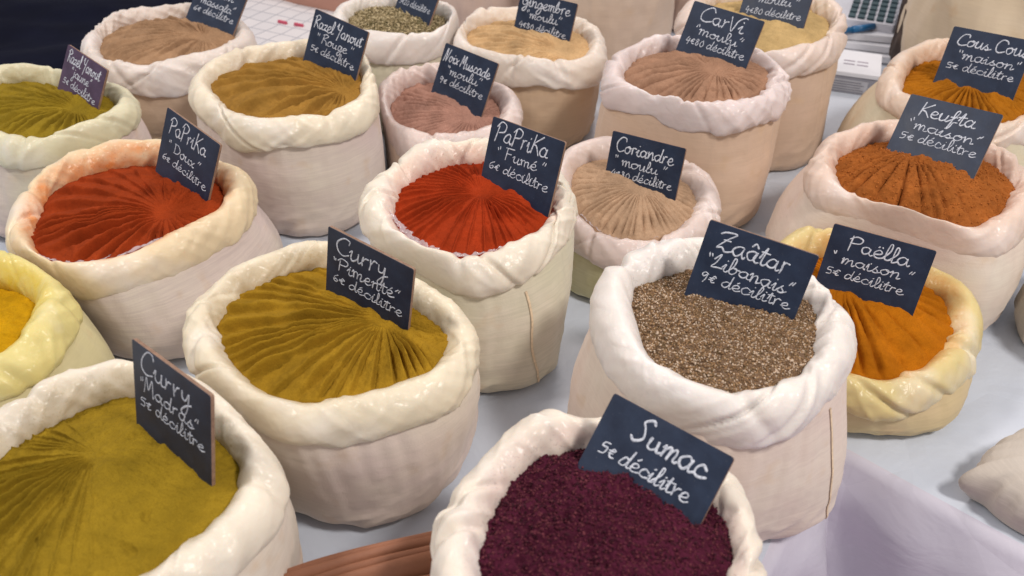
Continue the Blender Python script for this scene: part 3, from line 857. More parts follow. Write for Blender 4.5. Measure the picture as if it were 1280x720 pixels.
def chalk_mat():
    q = NT('chalk_paint')
    c = q.mix(q.ramp(q.noise(500, 3), [(0.35, 0.0), (0.6, 1.0)]), (0.36, 0.38, 0.44, 1), (0.64, 0.66, 0.72, 1))
    return q.fin(c, 0.8, None, 0.2)
M_CHALK = chalk_mat()

def build_sign(key, label, lines, seed):
    TL, Rv, Uv, W, H = BOARDS[key]
    Rv, Uv = Vector(Rv).normalized(), Vector(Uv)
    Uv = (Uv - Rv * Uv.dot(Rv)).normalized(); Nv = Rv.cross(Uv)         # towards the viewer
    H = H + 0.014
    base = Vector(TL) - Uv * H + Rv * (W / 2)
    M = Matrix(((Rv.x, Uv.x, Nv.x, base.x), (Rv.y, Uv.y, Nv.y, base.y), (Rv.z, Uv.z, Nv.z, base.z), (0, 0, 0, 1)))
    root = empty('price_sign', (0, 0, 0), label, 'sign', 'slate price signs stuck in the spices')
    root.matrix_world = M
    bm = bmesh.new()
    cr = 0.0022
    out = []
    for cx, cy, a0 in ((W / 2 - cr, H - cr, 0), (-W / 2 + cr, H - cr, 90), (-W / 2 + cr, cr, 180), (W / 2 - cr, cr, 270)):
        for k in range(4):
            an = R(a0 + 30 * k); out.append((cx + cr * math.cos(an), cy + cr * math.sin(an)))
    fr = [bm.verts.new((x, y, 0)) for x, y in out]
    bk = [bm.verts.new((x, y, -0.0032)) for x, y in out]
    ins = [bm.verts.new((x * 0.994, H / 2 + (y - H / 2) * 0.992, 0.0003)) for x, y in out]
    bm.faces.new(ins).material_index = 0
    bm.faces.new(bk[::-1]).material_index = 0
    L = len(out)
    for i in range(L):
        j = (i + 1) % L
        bm.faces.new((fr[i], fr[j], ins[j], ins[i])).material_index = 0
        f = bm.faces.new((bk[i], bk[j], fr[j], fr[i])); f.material_index = 1
    bm_obj('slate_board', bm, [M_SLATE_REFLECTION if key == 'jaune' else M_SLATE, M_EDGE], root)
    rng = np.random.default_rng(seed)
    for (s, xf, yf, wf, xh, sw) in lines:
        V, F = [], []
        write_line(V, F, s, -W / 2 + xf * W, H - yf, wf * W, xh, sw, rng, slope=rng.uniform(-0.03, 0.01))
        o = mesh_obj('chalk_lettering', np.array(V) + np.array([0, 0, 0.0004]), F, M_CHALK, root, True)
    return root
# ------------------------------------------------------------------ the sacks, their spices and signs
W1 = (0.78, 0.68, 0.51, 1)      # creamy brim
W2 = (0.80, 0.71, 0.58, 1)      # whiter brim
W3 = (0.70, 0.57, 0.52, 1)      # pinkish brim
W4 = (0.70, 0.60, 0.42, 1)      # yellowish brim
C_PIM = srgb(151, 115, 30); C_MAD = srgb(142, 115, 30); C_DOUX = srgb(146, 56, 22); C_FUME = srgb(158, 54, 22)
C_ROUGE = srgb(152, 112, 50); C_CARVI = srgb(160, 122, 98); C_CORI = srgb(178, 146, 118); C_NOIX = srgb(166, 124, 108)
C_GING = srgb(200, 164, 120); C_KEUF = srgb(156, 90, 40); C_COUS = srgb(160, 98, 20); C_PAEL = srgb(172, 100, 14)
C_SUM = srgb(78, 29, 47); C_ZAAT = srgb(124, 100, 80); C_CUM = srgb(190, 160, 110); C_GAR = srgb(160, 126, 96)
C_SEED = srgb(150, 138, 100); C_JAU = srgb(138, 114, 32); C_YEL = srgb(190, 142, 16)

SPECS = dict(
 pim=dict(label='cream cloth sack in the lower left middle holding the mustard yellow curry marked Pimenté', cuff=W1, body=cloth(CREAM, ROSE, 0.4), col=C_PIM, amt=0.49, mid=1.03, shift=(0.012, 0.004), bs=0.95),
 madr=dict(label='large white-brimmed sack in the bottom left corner holding ochre curry powder', cuff=W2, body=cloth(CREAM, PINK, 0.4), col=C_MAD, amt=0.49, mid=1.05, bs=1.0),
 doux=dict(label='sack with orange-stained brim at the left holding brick red paprika', cuff=(0.78, 0.62, 0.40, 1), body=cloth(ROSE, CREAM, 0.6), col=srgb(224, 146, 84), amt=1.0, liner=(-118, -38, 0.013), mid=1.02, shift=(0.02, 0), bs=1.05),
 fume=dict(label='tall cream sack in the middle holding bright orange-red smoked paprika', cuff=W2, body=cloth(GREENISH, CREAM, 0.5), col=srgb(220, 150, 130), amt=0.42, liner=(-165, -60, 0.014), mid=1.0, seam=[((-58, 0.20), (-48, 0.97))], corner=0.08, cang=-0.75, shift=(-0.006, -0.018), bs=0.99),
 rouge=dict(label='tall pale sack in the upper left middle holding khaki brown spice under the Rouge sign', cuff=(0.80, 0.70, 0.54, 1), body=cloth(ROSE, CREAM, 0.5), col=C_ROUGE, amt=0.35, mid=1.0, bs=1.04),
 jaune=dict(label='yellowish-brimmed sack cut by the left edge beside the dark cloth, holding olive yellow spice', cuff=(0.70, 0.64, 0.44, 1), body=cloth(ROSE, GREENISH, 0.4), col=C_JAU, amt=0.49, mid=1.06, bs=1.02),
 garam=dict(label='beige sack at the top left holding grey-brown garam masala', cuff=(0.74, 0.64, 0.57, 1), body=cloth(TAN, (0.60, 0.45, 0.33, 1), 0.3), col=C_GAR, amt=0.42, h=0.048, mid=0.98, bs=0.95),
 fennel=dict(label='small white-brimmed sack at the top holding pale green fennel seeds', cuff=(0.78, 0.70, 0.64, 1), body=cloth(GREENISH, CREAM, 0.3), col=C_SEED, amt=0.35, h=0.045),
 noix=dict(label='low sack with pinkish brim, half hidden behind the smoked paprika, holding rosy brown nutmeg powder', cuff=W3, body=cloth(PINK, TAN, 0.3), col=C_NOIX, amt=0.45),
 ging=dict(label='tan sack at the top middle holding pale sandy ginger powder', cuff=(0.74, 0.64, 0.55, 1), body=cloth((0.60, 0.44, 0.30, 1), TAN, 0.3), col=C_GING, amt=0.42, h=0.046, mid=0.98, bs=0.97),
 cori=dict(label='low sack with shiny pinkish brim behind the smoked paprika holding light beige coriander powder', cuff=W3, body=cloth((0.50, 0.46, 0.24, 1), GREENISH, 0.3), col=C_CORI, amt=0.4, liner=(-150, -40, 0.008), bs=1.08),
 carvi=dict(label='tan sack with shiny pink brim right of the top middle holding brown caraway powder', cuff=(0.72, 0.60, 0.57, 1), body=cloth((0.64, 0.46, 0.33, 1), (0.68, 0.50, 0.38, 1), 0.3), col=C_CARVI, amt=0.4, liner=(-165, -50, 0.010), mid=1.0, bs=1.03, shift=(-0.008, 0)),
 cumin=dict(label='tall tan sack at the top holding pale khaki powder, in front of the calculator', cuff=(0.72, 0.58, 0.50, 1), body=cloth((0.60, 0.44, 0.32, 1), (0.64, 0.47, 0.36, 1), 0.3), col=C_CUM, amt=0.49, mid=0.97, shift=(-0.012, -0.022), bs=1),
 cous=dict(label='sack at the right edge, farther back, holding golden orange couscous spice', cuff=(0.70, 0.54, 0.42, 1), body=cloth((0.64, 0.52, 0.36, 1), GREENISH, 0.3), col=srgb(205, 150, 100), amt=0.5, mid=1.12, bs=1.22),
 keuf=dict(label='bulging sack with glossy pink brim at the right holding rust brown Keufta spice', cuff=(0.72, 0.55, 0.45, 1), body=cloth((0.70, 0.54, 0.46, 1), CREAM, 0.3), col=srgb(190, 125, 85), amt=0.5, mid=1.08, shift=(-0.02, 0), bs=1.12),
 zaat=dict(label='white-brimmed pinkish sack right of the middle holding coarse brown zaatar', cuff=(0.80, 0.73, 0.67, 1), body=cloth((0.72, 0.58, 0.50, 1), CREAM, 0.4), col=C_ZAAT, amt=0.12, h=0.046, mid=1.06, corner=0.14, cang=-0.45, seam=[((-42, 0.15), (-34, 0.99))], shift=(-0.006, -0.018), bs=1.03),
 pael=dict(label='low yellow-stained sack at the right holding bright orange paella spice', cuff=(0.68, 0.54, 0.24, 1), body=cloth((0.62, 0.50, 0.26, 1), (0.66, 0.50, 0.30, 1), 0.3), col=srgb(205, 140, 60), amt=0.8, mid=1.0, bs=1.02, shift=(0.0, 0.0)),
 sumac=dict(label='white-brimmed sack at the bottom middle holding dark purple-red sumac', cuff=(0.78, 0.69, 0.58, 1), body=cloth(CREAM, PINK, 0.4), col=srgb(190, 140, 140), amt=0.35, mid=1.0, bs=1.0),
 yell=dict(label='low sack with lemon yellow stained brim at the left edge', cuff=(0.72, 0.61, 0.24, 1), body=cloth((0.66, 0.58, 0.32, 1), (0.60, 0.52, 0.30, 1), 0.3), col=srgb(214, 184, 40), amt=1.0, mid=1.08, bs=1.20, a=0.021),
)
SHAPES = {}
for i, (k, s) in enumerate(SPECS.items()):
    s = dict(s)
    lab, cuff, body, col, amt = s.pop('label'), s.pop('cuff'), s.pop('body'), s.pop('col'), s.pop('amt')
    dustc = dict(pim=C_PIM, madr=C_MAD, doux=C_DOUX, fume=C_FUME, rouge=C_ROUGE, jaune=C_JAU, garam=C_GAR, noix=C_NOIX, ging=C_GING, cori=C_CORI, carvi=C_CARVI, cumin=C_CUM, cous=C_COUS, keuf=C_KEUF, pael=C_PAEL, sumac=C_SUM, zaat=C_ZAAT, yell=C_YEL, fennel=C_SEED)[k]
    SHAPES[k], _ = build_sack(k, lab, 11 + i * 5, cuff, col, amt, body, powder=dustc, **s)

pm = powder_mat
HG = 'heaps of ground spice in the sacks'
def sp(k, label, mat, seed, **kw):
    build_spice(k, SHAPES[k], label, mat, seed, group=HG, **kw)
sp('pim', 'mustard yellow curry powder raked into a fan, under the Pimenté sign', pm('curry_powder', C_PIM), 3, fan=(-0.125, 0.665), nrid=42, amp=0.0125, mode='step', n=800, dome=0.016, edge=0.014)
sp('madr', 'ochre curry powder in the bottom left sack, smooth with thin combed lines', pm('curry_powder', C_MAD), 4, fan=(-0.336, 0.485), nrid=46, amp=0.0085, mode='line', lw=0.085, n=960, dome=0.018, edge=0.020, arc=(212, 74), lumps=0.004, rough=0.0010)
sp('doux', 'brick red sweet paprika with broad scraped grooves', pm('paprika_powder', C_DOUX), 5, fan=(-0.421, 0.905), nrid=34, amp=0.011, mode='step', n=800, dome=0.018, edge=0.018)
sp('fume', 'bright orange-red smoked paprika combed into a fine fan', pm('paprika_powder', C_FUME), 6, fan=(-0.035, 0.868), nrid=46, amp=0.0085, mode='line', lw=0.10, n=900, rough=0.0007, dome=0.014, edge=0.017)
sp('rouge', 'khaki brown spice mix in wide furrows under the Rouge sign', pm('spice_powder', C_ROUGE), 7, fan=(-0.237, 1.158), nrid=26, amp=0.013, mode='step', dome=0.020, edge=0.013)
sp('jaune', 'olive yellow spice mix in the sack cut by the left edge', pm('spice_powder', C_JAU), 8, fan=(-0.615, 1.143), nrid=36, amp=0.0105, mode='step', dome=0.014, edge=0.014)
sp('garam', 'grey-brown garam masala with shallow furrows', pm('spice_powder', C_GAR), 9, fan=(-0.514, 1.42), nrid=44, amp=0.0085, mode='step', dome=0.022, edge=0.014)
sp('noix', 'rosy brown ground nutmeg raked in fine rays', pm('spice_powder', C_NOIX), 10, fan=(-0.06, 1.213), nrid=48, amp=0.009, mode='groove', dome=0.012, edge=0.018)
sp('ging', 'pale sandy ground ginger', pm('spice_powder', C_GING), 12, fan=(0.077, 1.35), nrid=44, amp=0.008, mode='step', dome=0.020, edge=0.014)
sp('cori', 'light beige ground coriander in a clean ridged fan', pm('spice_powder', C_CORI), 13, fan=(0.170, 1.00), nrid=46, amp=0.0115, mode='groove', dome=0.018, edge=0.014)
sp('carvi', 'cocoa brown ground caraway ridged like a shell', pm('spice_powder', C_CARVI), 14, fan=(0.286, 1.162), nrid=34, amp=0.0135, mode='groove', dome=0.022, edge=0.012)
sp('cumin', 'pale khaki powder behind the Carvi sign', pm('spice_powder', C_CUM), 15, fan=None, dome=0.014, edge=0.014, lumps=0.005)
sp('cous', 'golden orange couscous spice with ridges running forward', pm('spice_powder', C_COUS), 16, fan=(0.668, 1.200), nrid=42, amp=0.013, mode='groove', dome=0.014, edge=0.016)
sp('keuf', 'rust brown crumbly spice mix under the Keufta sign', pm('spice_powder', C_KEUF, 0.65, 1.2, 1.2), 17, fan=(0.511, 1.00), nrid=30, amp=0.014, mode='groove', dome=0.028, edge=0.016, lumps=0.004, rough=0.0018, flakes=(1200, 0.0012, 0.8, [plain('spice_crumb', mul(C_KEUF, 1.15), 0.9, 0.1, 0.3, 200)], 0.0006))
sp('pael', 'bright orange paella spice with wide sloping ridges', pm('spice_powder', C_PAEL), 18, fan=(0.385, 0.835), nrid=34, amp=0.013, mode='groove', dome=0.016, edge=0.016)
sp('yell', 'small glimpse of golden yellow powder at the left edge', pm('spice_powder', C_YEL), 19, fan=None, dome=0.010, edge=0.024, lumps=0.004, a=0.021)
fl = [plain('sumac_grain', srgb(84, 32, 44), 0.8, 0.2, 0.3, 300), plain('sumac_grain', srgb(54, 17, 29), 0.8, 0.2, 0.3, 300), plain('sumac_grain', srgb(98, 46, 54), 0.8, 0.2, 0.3, 300)]
sp('sumac', 'dark purple-red coarse sumac', pm('sumac_powder', C_SUM, 0.6, 1.25, 1.3), 20, fan=None, dome=0.020, edge=0.016, lumps=0.006, rough=0.0026, clump=0.0022, flakes=(6000, 0.0012, 0.7, fl, 0.0006))
fl = [plain('seed_husk', srgb(140, 108, 76), 0.7, 0.2, 0.3, 200), plain('seed_husk', srgb(118, 90, 64), 0.7, 0.2, 0.3, 200), plain('seed_husk', srgb(158, 126, 92), 0.7, 0.2, 0.3, 200), plain('sesame_seed', srgb(200, 178, 156), 0.5, 0.3, 0.1, 200), plain('seed_husk', srgb(112, 90, 62), 0.7, 0.2, 0.3, 200)]
sp('zaat', 'coarse brown zaatar full of pale sesame seeds', pm('zaatar_mix', C_ZAAT, 0.75, 1.1, 1.0), 21, fan=None, dome=0.010, edge=0.015, lumps=0.003, rough=0.0016, flakes=(19000, 0.0013, 0.62, fl, 0.0003))
fl = [plain('fennel_seed', srgb(150, 132, 98), 0.7, 0.2, 0.3, 200), plain('fennel_seed', srgb(124, 110, 76), 0.7, 0.2, 0.3, 200), plain('fennel_seed', srgb(184, 166, 130), 0.7, 0.2, 0.3, 200)]
sp('fennel', 'pale green fennel seeds in the small sack at the top', pm('fennel_mix', mul(C_SEED, 0.6), 0.6, 1.1, 1.2), 22, fan=None, dome=0.014, edge=0.018, lumps=0.004, flakes=(3600, 0.0042, 0.32, fl, 0.0015))

# (words, left edge as a share of the width, baseline below the top edge, share of the width, x-height, stroke)
def L3(a, b, c, la=(0.08, 0.70), lb=(0.10, 0.82), lc=(0.08, 0.84), xa=0.0088, xb=0.0070, xc=0.0062, y=(0.0245, 0.0425, 0.0580)):
    out = []
    if a: out.append((a, la[0], y[0], la[1], xa, 0.0015))
    if b: out.append((b, lb[0], y[1], lb[1], xb, 0.0012))
    out.append((c, lc[0], y[2], lc[1], xc, 0.00105))
    return out
SIGNS = {
 'garam': ('slate sign reading Garam massala, standing in the grey-brown powder at the top left', L3('Garam', '“massala”', '6€ décilitre', lb=(0.10, 0.78))),
 'jaune': ('slate sign with a purplish reflection in its colour, reading Razel Hanout Jaune beside the dark cloth', L3('Razel Hanout', '“jaune”', '5€ décilitre', la=(0.07, 0.82), lb=(0.22, 0.52), y=(0.022, 0.038, 0.054))),
 'rouge': ('slate sign reading Razel Hanout Rouge', L3('Razel Hanout', '“ Rouge ”', '5€ décilitre', la=(0.04, 0.90), lb=(0.14, 0.70))),
 'fennel': ('slate sign with one readable price line in the fennel seeds', L3(None, None, '5€20 décilitre', lc=(0.06, 0.86), y=(0.02, 0.035, 0.047))),
 'noix': ('slate sign reading Noix Muscade moulu', L3('Noix Muscade', '“moulu”', '9€ décilitre', la=(0.05, 0.88), lb=(0.15, 0.68), xa=0.0085)),
 'ging': ('slate sign reading Gingembre moulu', L3('Gingembre', '“moulu”', '4€80 décilitre', la=(0.05, 0.86), lb=(0.16, 0.64), y=(0.021, 0.039, 0.055))),
 'doux': ('slate sign reading Paprika Doux', L3('PaPriKa', '“ Doux ”', '6€ décilitre', la=(0.10, 0.70), lb=(0.14, 0.62), xa=0.0105, y=(0.028, 0.049, 0.066))),
 'fume': ('slate sign reading Paprika Fumé', L3('PaPriKa', '“ Fumé ”', '6€ décilitre', la=(0.08, 0.74), lb=(0.14, 0.70), xa=0.0105)),
 'cori': ('slate sign reading Coriandre moulu', L3('Coriandre', '“ moulu ”', '4€80 décilitre', la=(0.08, 0.80), lb=(0.08, 0.74))),
 'carvi': ('slate sign reading Carvi moulu', L3('CarVi', '“moulu”', '4€80 décilitre', la=(0.16, 0.62), lb=(0.14, 0.70), xa=0.0105)),
 'cumin': ('slate sign behind the Carvi sign reading moulu at 4€80 the décilitre', L3(None, '“ moulu ”', '4€80 décilitre', lb=(0.12, 0.72), y=(0.02, 0.036, 0.054))),
 'cous': ('slate sign at the right edge reading Couscous maison', L3('Cous Cous', '“maison”', '5€ décilitre', la=(0.10, 0.88), lb=(0.16, 0.78))),
 'keuf': ('slate sign reading Keufta maison', L3('Keufta', '“maison”', '5€ décilitre', la=(0.16, 0.62), lb=(0.10, 0.82))),
 'zaat': ('slate sign reading Zaâtar Libanais', L3('Zaâtar', '“Libanais”', '9€ décilitre', la=(0.12, 0.68), lb=(0.08, 0.82), xa=0.0100)),
 'pael': ('slate sign reading Paëlla maison', L3('Paëlla', '“ maison ”', '5€ décilitre', la=(0.18, 0.62), lb=(0.06, 0.82), lc=(0.06, 0.78))),
 'pim': ('slate sign reading Curry Pimenté', L3('Curry', '“Pimenté”', '6€ décilitre', la=(0.10, 0.62), lb=(0.06, 0.82), xa=0.0105)),
 'madr': ('slate sign with smudged lettering reading Curry Madras', L3('Curry', '“Madras”', '5€ décilitre', la=(0.10, 0.66), lb=(0.08, 0.78), xa=0.0105)),
 'sumac': ('large-lettered slate sign reading Sumac', [('Sumac', 0.26, 0.0255, 0.62, 0.0100, 0.0019), ('5€ décilitre', 0.09, 0.0465, 0.76, 0.0070, 0.00135)]),
}
for i, (k, (lab, lines)) in enumerate(SIGNS.items()): build_sign(k, lab, lines, 40 + i)

# ------------------------------------------------------------------ closed sacks round the edge of the picture
def closed_sack(loc, rx, ry, h, label, body, seed, rot=0.0, ear=None, flare=0.0):
    root = empty('full_sack', (loc[0], loc[1], 0), label, 'sack')
    root.rotation_euler[2] = rot
    n, m = 200, 110
    th = np.linspace(0, 2 * PI, n, endpoint=False); u = np.linspace(0, 1, m)
    T, U = np.meshgrid(th, u, indexing='ij')
    # profile: bottom centre, base edge, wall, shoulder, gathered neck
    pr = catmull([(0.0, 0.0), (0.75, 0.0), (0.97 + flare, 0.015), (1.02 + flare * 0.7, 0.12), (1.03 + flare * 0.2, 0.40), (0.98, 0.68), (0.80, 0.88), (0.40, 0.97), (0.12, 1.0), (0.10, 1.10)], m)
    x = np.cos(T) * pr[None, :, 0] * rx; y = np.sin(T) * pr[None, :, 0] * ry; z = np.broadcast_to(pr[None, :, 1] * h, T.shape).copy()
    so = seed * 3.3
    d = noise3(x * 11 + so, y * 11, z * 9) * 0.010 + (0.5 - np.abs(noise3(np.cos(T) * 4 + so, np.sin(T) * 4, z * 7))) * 0.010 + fbm(x * 50, y * 50 + so, z * 60, 3) * 0.001
    d = d * sstep(0.0, 0.03, z) + noise3(np.cos(T) * 9 + so, np.sin(T) * 9, 0.0) * 0.018 * sstep(0.75, 1.0, z / h) * 0.6
    k = 1 + d / max(rx, ry)
    if ear is not None:
        dd = (T - ear + PI) % (2 * PI) - PI
        k = k + 0.15 * np.exp(-(dd / 0.11) ** 2) * np.exp(-((z - 0.024) / 0.026) ** 2) * (pr[None, :, 0] > 0.6)
    V = np.stack([x * k, y * k, z + 0.0016], -1).reshape(-1, 3)
    mesh_obj('sack_body', V, grid_faces(n, m, wrap_n=True), body, root)
    return root
B_TAN = cloth((0.62, 0.48, 0.37, 1), (0.66, 0.52, 0.42, 1), 0.3)
B_RED = cloth((0.58, 0.42, 0.34, 1), (0.60, 0.45, 0.38, 1), 0.3)
closed_sack((0.190, 1.76), 0.125, 0.13, 0.36, 'plain tan sack standing behind the ginger sack, its top out of the picture', B_TAN, 2)
closed_sack((0.425, 1.93), 0.11, 0.12, 0.34, 'reddish tan sack behind the Carvi sign, its top out of the picture', B_RED, 3)
closed_sack((-0.05, 1.95), 0.13, 0.12, 0.30, 'dusky tan sack behind the fennel and ginger sacks', B_RED, 4)
closed_sack((0.95, 1.60), 0.20, 0.19, 0.46, 'big beige sack filling the upper right corner', cloth((0.66, 0.53, 0.37, 1), (0.68, 0.56, 0.42, 1), 0.3), 5)
closed_sack((0.622, 0.578), 0.140, 0.075, 0.070, 'grey-beige sack with a pointed corner at the lower right edge, near the table edge', cloth((0.52, 0.46, 0.40, 1), (0.56, 0.49, 0.42, 1), 0.5), 6, ear=R(176), flare=0.03)
closed_sack((0.735, 0.815), 0.105, 0.10, 0.13, 'beige sack just showing at the right edge below the Keufta sack', cloth((0.54, 0.48, 0.38, 1), (0.58, 0.50, 0.42, 1), 0.5), 7)

# ------------------------------------------------------------------ stacked kraft paper bags
def kraft_mat():
    q = NT('kraft_paper')
    a = q.noise(14, 4)
    f = q.noise(260, 4, 0.6)
    c = q.mix(q.ramp(a, [(0.35, 0.0), (0.7, 1.0)]), srgb(132, 86, 62), srgb(152, 102, 77))
    c = q.mix(q.ramp(f, [(0.45, 0.0), (0.75, 0.25)]), c, srgb(128, 80, 58))
    return q.fin(c, 0.55, q.bump(a, 0.1, 0.003), 0.3)
M_KRAFT = kraft_mat()
def kraft_bag(i):
    # a flat folded bag: three layers of paper, gently bowed, one long edge up
    nl, nh = 40, 24
    L, Hh = 0.158 + 0.003 * math.sin(i * 2.3), 0.15
    V, F = [], []
    U, W = np.meshgrid(np.linspace(0, 1, nl), np.linspace(0, 1, nh), indexing='ij')
    zz = W * Hh + 0.004 * np.sin(PI * U) * W - 0.006 * (1 - U) ** 2 * W
    yy = -0.005 * np.sin(PI * U) * (1 - 0.3 * W) + 0.0012 * np.sin(W * 7 + i) + 0.0016 * np.sin(U * 6 + i * 2.6) * W
    # a pressed crease where the bag folds flat
    yy = yy - 0.0010 * np.exp(-((W - 0.62 - 0.03 * math.sin(i)) / 0.02) ** 2)
    for s in (0.0008, -0.0008):
        V += list(map(tuple, np.stack([(U - 1) * L, yy + s, zz], -1).reshape(-1, 3)))
    g = grid_faces(nl, nh); n_ = nl * nh
    F += [tuple(f) for f in g] + [tuple(f[::-1]) for f in g + n_]
    ring = [u * nh + nh - 1 for u in range(nl)] + [(nl - 1) * nh + w for w in range(nh - 2, -1, -1)] + [u * nh for u in range(nl - 2, -1, -1)] + [w for w in range(1, nh - 1)]
    for a_, b_ in zip(ring, ring[1:] + ring[:1]): F.append((a_, b_, b_ + n_, a_ + n_))
    o = mesh_obj('paper_bag', V, F, M_KRAFT, None, True)
    for p in o.data.polygons: p.use_smooth = len(p.vertices) == 4 and p.index < 2 * (nl - 1) * (nh - 1)
    return o
BAGX = Vector((-0.066, 0.470, 0.098))
Dv = Vector((0.143, 0.044, 0.0)).normalized()
lean = R(32)
Bv = Vector((-Dv.y, Dv.x, 0))
Uv = Vector((0, 0, 1)) * math.cos(lean) + Bv * math.sin(lean)
Nv = Dv.cross(Uv)        # towards the viewer
NB = 6
for i in range(NB):
    o = kraft_bag(i)
    off = i * 0.0046
    p = BAGX - Uv * 0.15 + Nv * off - Uv * (0, .003, .0075, .0115, .029, .050)[i] - Dv * (0.0015 * (i % 3))
    if i == 0: lb = 'rearmost brown kraft paper bag, its edge topmost in the stack'
    elif i == NB - 1: lb = 'front brown kraft paper bag of the stack, nearest the bottom of the picture'
    else: lb = 'folded brown kraft paper bag inside the stack between the sumac and the corner curry sack'
    tw = R(1.2 * math.sin(i * 2.1))
    U2 = Uv * math.cos(tw) + Dv * math.sin(tw); D2_ = Dv * math.cos(tw) - Uv * math.sin(tw)
    Y = U2.cross(D2_)
    o.matrix_world = Matrix(((D2_.x, Y.x, U2.x, p.x), (D2_.y, Y.y, U2.y, p.y), (D2_.z, Y.z, U2.z, p.z), (0, 0, 0, 1)))
    tag(o, lb, 'paper bag', 'kraft paper bags stacked on edge')

# ------------------------------------------------------------------ things at the back of the stall
# dark navy cloth heaped at the back left
M_NAVY = cloth_mat('navy_cloth', (0.004, 0.0045, 0.012, 1), (0.006, 0.007, 0.018, 1), 0.2, 0.0)
def navy():
    n, m = 140, 120
    u, v = np.meshgrid(np.linspace(-1.65, -0.735, n), np.linspace(1.50, 2.9, m), indexing='ij')
    xs = u + 0.02 * noise3(v * 6, 0.0, 2.0) + np.where(v < 1.72, -0.14 * sstep(1.72, 1.5, v), 0)
    e = np.minimum.reduce([sstep(0, 0.05, -0.735 - u), sstep(1.50, 1.56, v)])
    z = 0.004 + e * (0.035 + 0.014 * fbm(u * 3, v * 5, 3.0, 3) + 0.010 * (0.5 - np.abs(noise3(u * 5 + v * 5, v * 4 - u * 3, 1.0))))
    o = mesh_obj('dark_cloth', np.stack([xs, v, np.maximum(z, 0.003)], -1).reshape(-1, 3), grid_faces(n, m), M_NAVY)
    tag(o, 'dark navy cloth heaped at the back left corner of the stall', 'cloth')
navy()
# checked towel
def towel_mat():
    q = NT('checked_towel')
    br = q.n('ShaderNodeTexBrick')
    br.offset = 0.0
    br.inputs['Scale'].default_value = 1.0
    br.inputs['Brick Width'].default_value = 0.042; br.inputs['Row Height'].default_value = 0.042
    br.inputs['Mortar Size'].default_value = 0.0022; br.inputs['Mortar Smooth'].default_value = 0.6
    br.inputs['Color1'].default_value = (0.66, 0.62, 0.62, 1); br.inputs['Color2'].default_value = (0.60, 0.57, 0.58, 1)
    br.inputs['Mortar'].default_value = (0.38, 0.37, 0.40, 1)
    q.l(q.tc.outputs['Object'], br.inputs['Vector'])
    return q.fin(br.outputs['Color'], 0.8, None, 0.2)
U, Vv = np.meshgrid(np.linspace(-0.26, 0.26, 60), np.linspace(-0.24, 0.24, 60), indexing='ij')
Z = 0.006 + 0.004 * fbm(U * 8, Vv * 8, 2.0, 3)
tw = mesh_obj('checked_towel', np.stack([U, Vv, np.maximum(Z, 0.003)], -1).reshape(-1, 3), grid_faces(60, 60), towel_mat())
tw.location = (-0.53, 1.84, 0); tw.rotation_euler[2] = R(-28)
tag(tw, 'white checked towel with grey lines and two red dashes behind the Rouge sack', 'towel')
M_REDD = plain('red_print', (0.52, 0.09, 0.14, 1), 0.7, 0.2)
for (x, y) in ((0.004, 0.052), (0.046, 0.056)):
    bm = bmesh.new(); box_mesh(bm, x - 0.013, x + 0.011, y - 0.0028, y + 0.0028, 0.0, 0.0115, 0.0015)
    bm_obj('red_dash', bm, M_REDD, tw)
# flat cardboard behind the towel
bm = bmesh.new(); box_mesh(bm, -0.30, 0.30, -0.20, 0.20, 0.004, 0.040, 0.003)
cb = bm_obj('cardboard_box', bm, plain('cardboard', srgb(176, 132, 116), 0.8, 0.2, 0.06, 12))
cb.location = (-0.36, 2.16, 0); cb.rotation_euler[2] = R(-28)
bm = bmesh.new(); box_mesh(bm, -0.30, 0.30, -0.022, 0.022, 0.0402, 0.0408)
bm_obj('packing_tape', bm, plain('packing_tape', srgb(168, 120, 100), 0.35, 0.5, 0.04, 20), cb)
tag(cb, 'flat brown cardboard box lying behind the checked towel', 'box')

# calculator on a pile of papers
M_PAPER = plain('white_paper', (0.70, 0.70, 0.74, 1), 0.7, 0.3, 0.04, 10)
M_CALC = plain('calculator_plastic', (0.60, 0.60, 0.66, 1), 0.45, 0.5, 0.04, 20)
M_KEY = plain('calculator_key', (0.035, 0.075, 0.09, 1), 0.4, 0.5, 0.1, 60)
M_KEY2 = plain('calculator_key', (0.30, 0.32, 0.36, 1), 0.4, 0.5, 0.1, 60)
calc = empty('desk_calculator', (0.750, 1.80, 0.052), 'white desk calculator with dark keys on papers behind the tan sack', 'calculator')
calc.rotation_euler = (R(8), 0, R(-24)); calc.scale = (0.78, 0.78, 0.9)
bm = bmesh.new(); box_mesh(bm, -0.062, 0.062, -0.085, 0.145, 0.0, 0.024, 0.005); bm_obj('casing', bm, M_CALC, calc)
bm = bmesh.new(); box_mesh(bm, -0.050, 0.050, 0.095, 0.130, 0.0245, 0.027, 0.002); bm_obj('display', bm, plain('lcd', (0.10, 0.13, 0.11, 1), 0.2, 0.5), calc)
k0 = None
for r in range(6):
    for c_ in range(5):
        mt = M_KEY2 if (r, c_) in ((5, 1),) else M_KEY
        bm = bmesh.new(); box_mesh(bm, -0.0088, 0.0088, -0.0085, 0.0085, 0.0, 0.0055, 0.002)
        kk = bm_obj('key', bm, mt, calc)
        kk.location = (-0.0465 + c_ * 0.0233, -0.068 + r * 0.0265, 0.0242)
for i in range(3):
    bm = bmesh.new(); box_mesh(bm, -0.11, 0.11, -0.15, 0.15, 0, 0.014, 0.002)
    p = bm_obj('paper_block', bm, M_PAPER)
    p.location = (0.735 - 0.012 * i, 1.845 + 0.012 * i, 0.002 + 0.0155 * i); p.rotation_euler[2] = R(-24 + 5 * i)
    tag(p, ('lowest block', 'middle block', 'topmost block')[i] + ' of white papers under the calculator', 'papers', 'blocks of paper under the calculator')
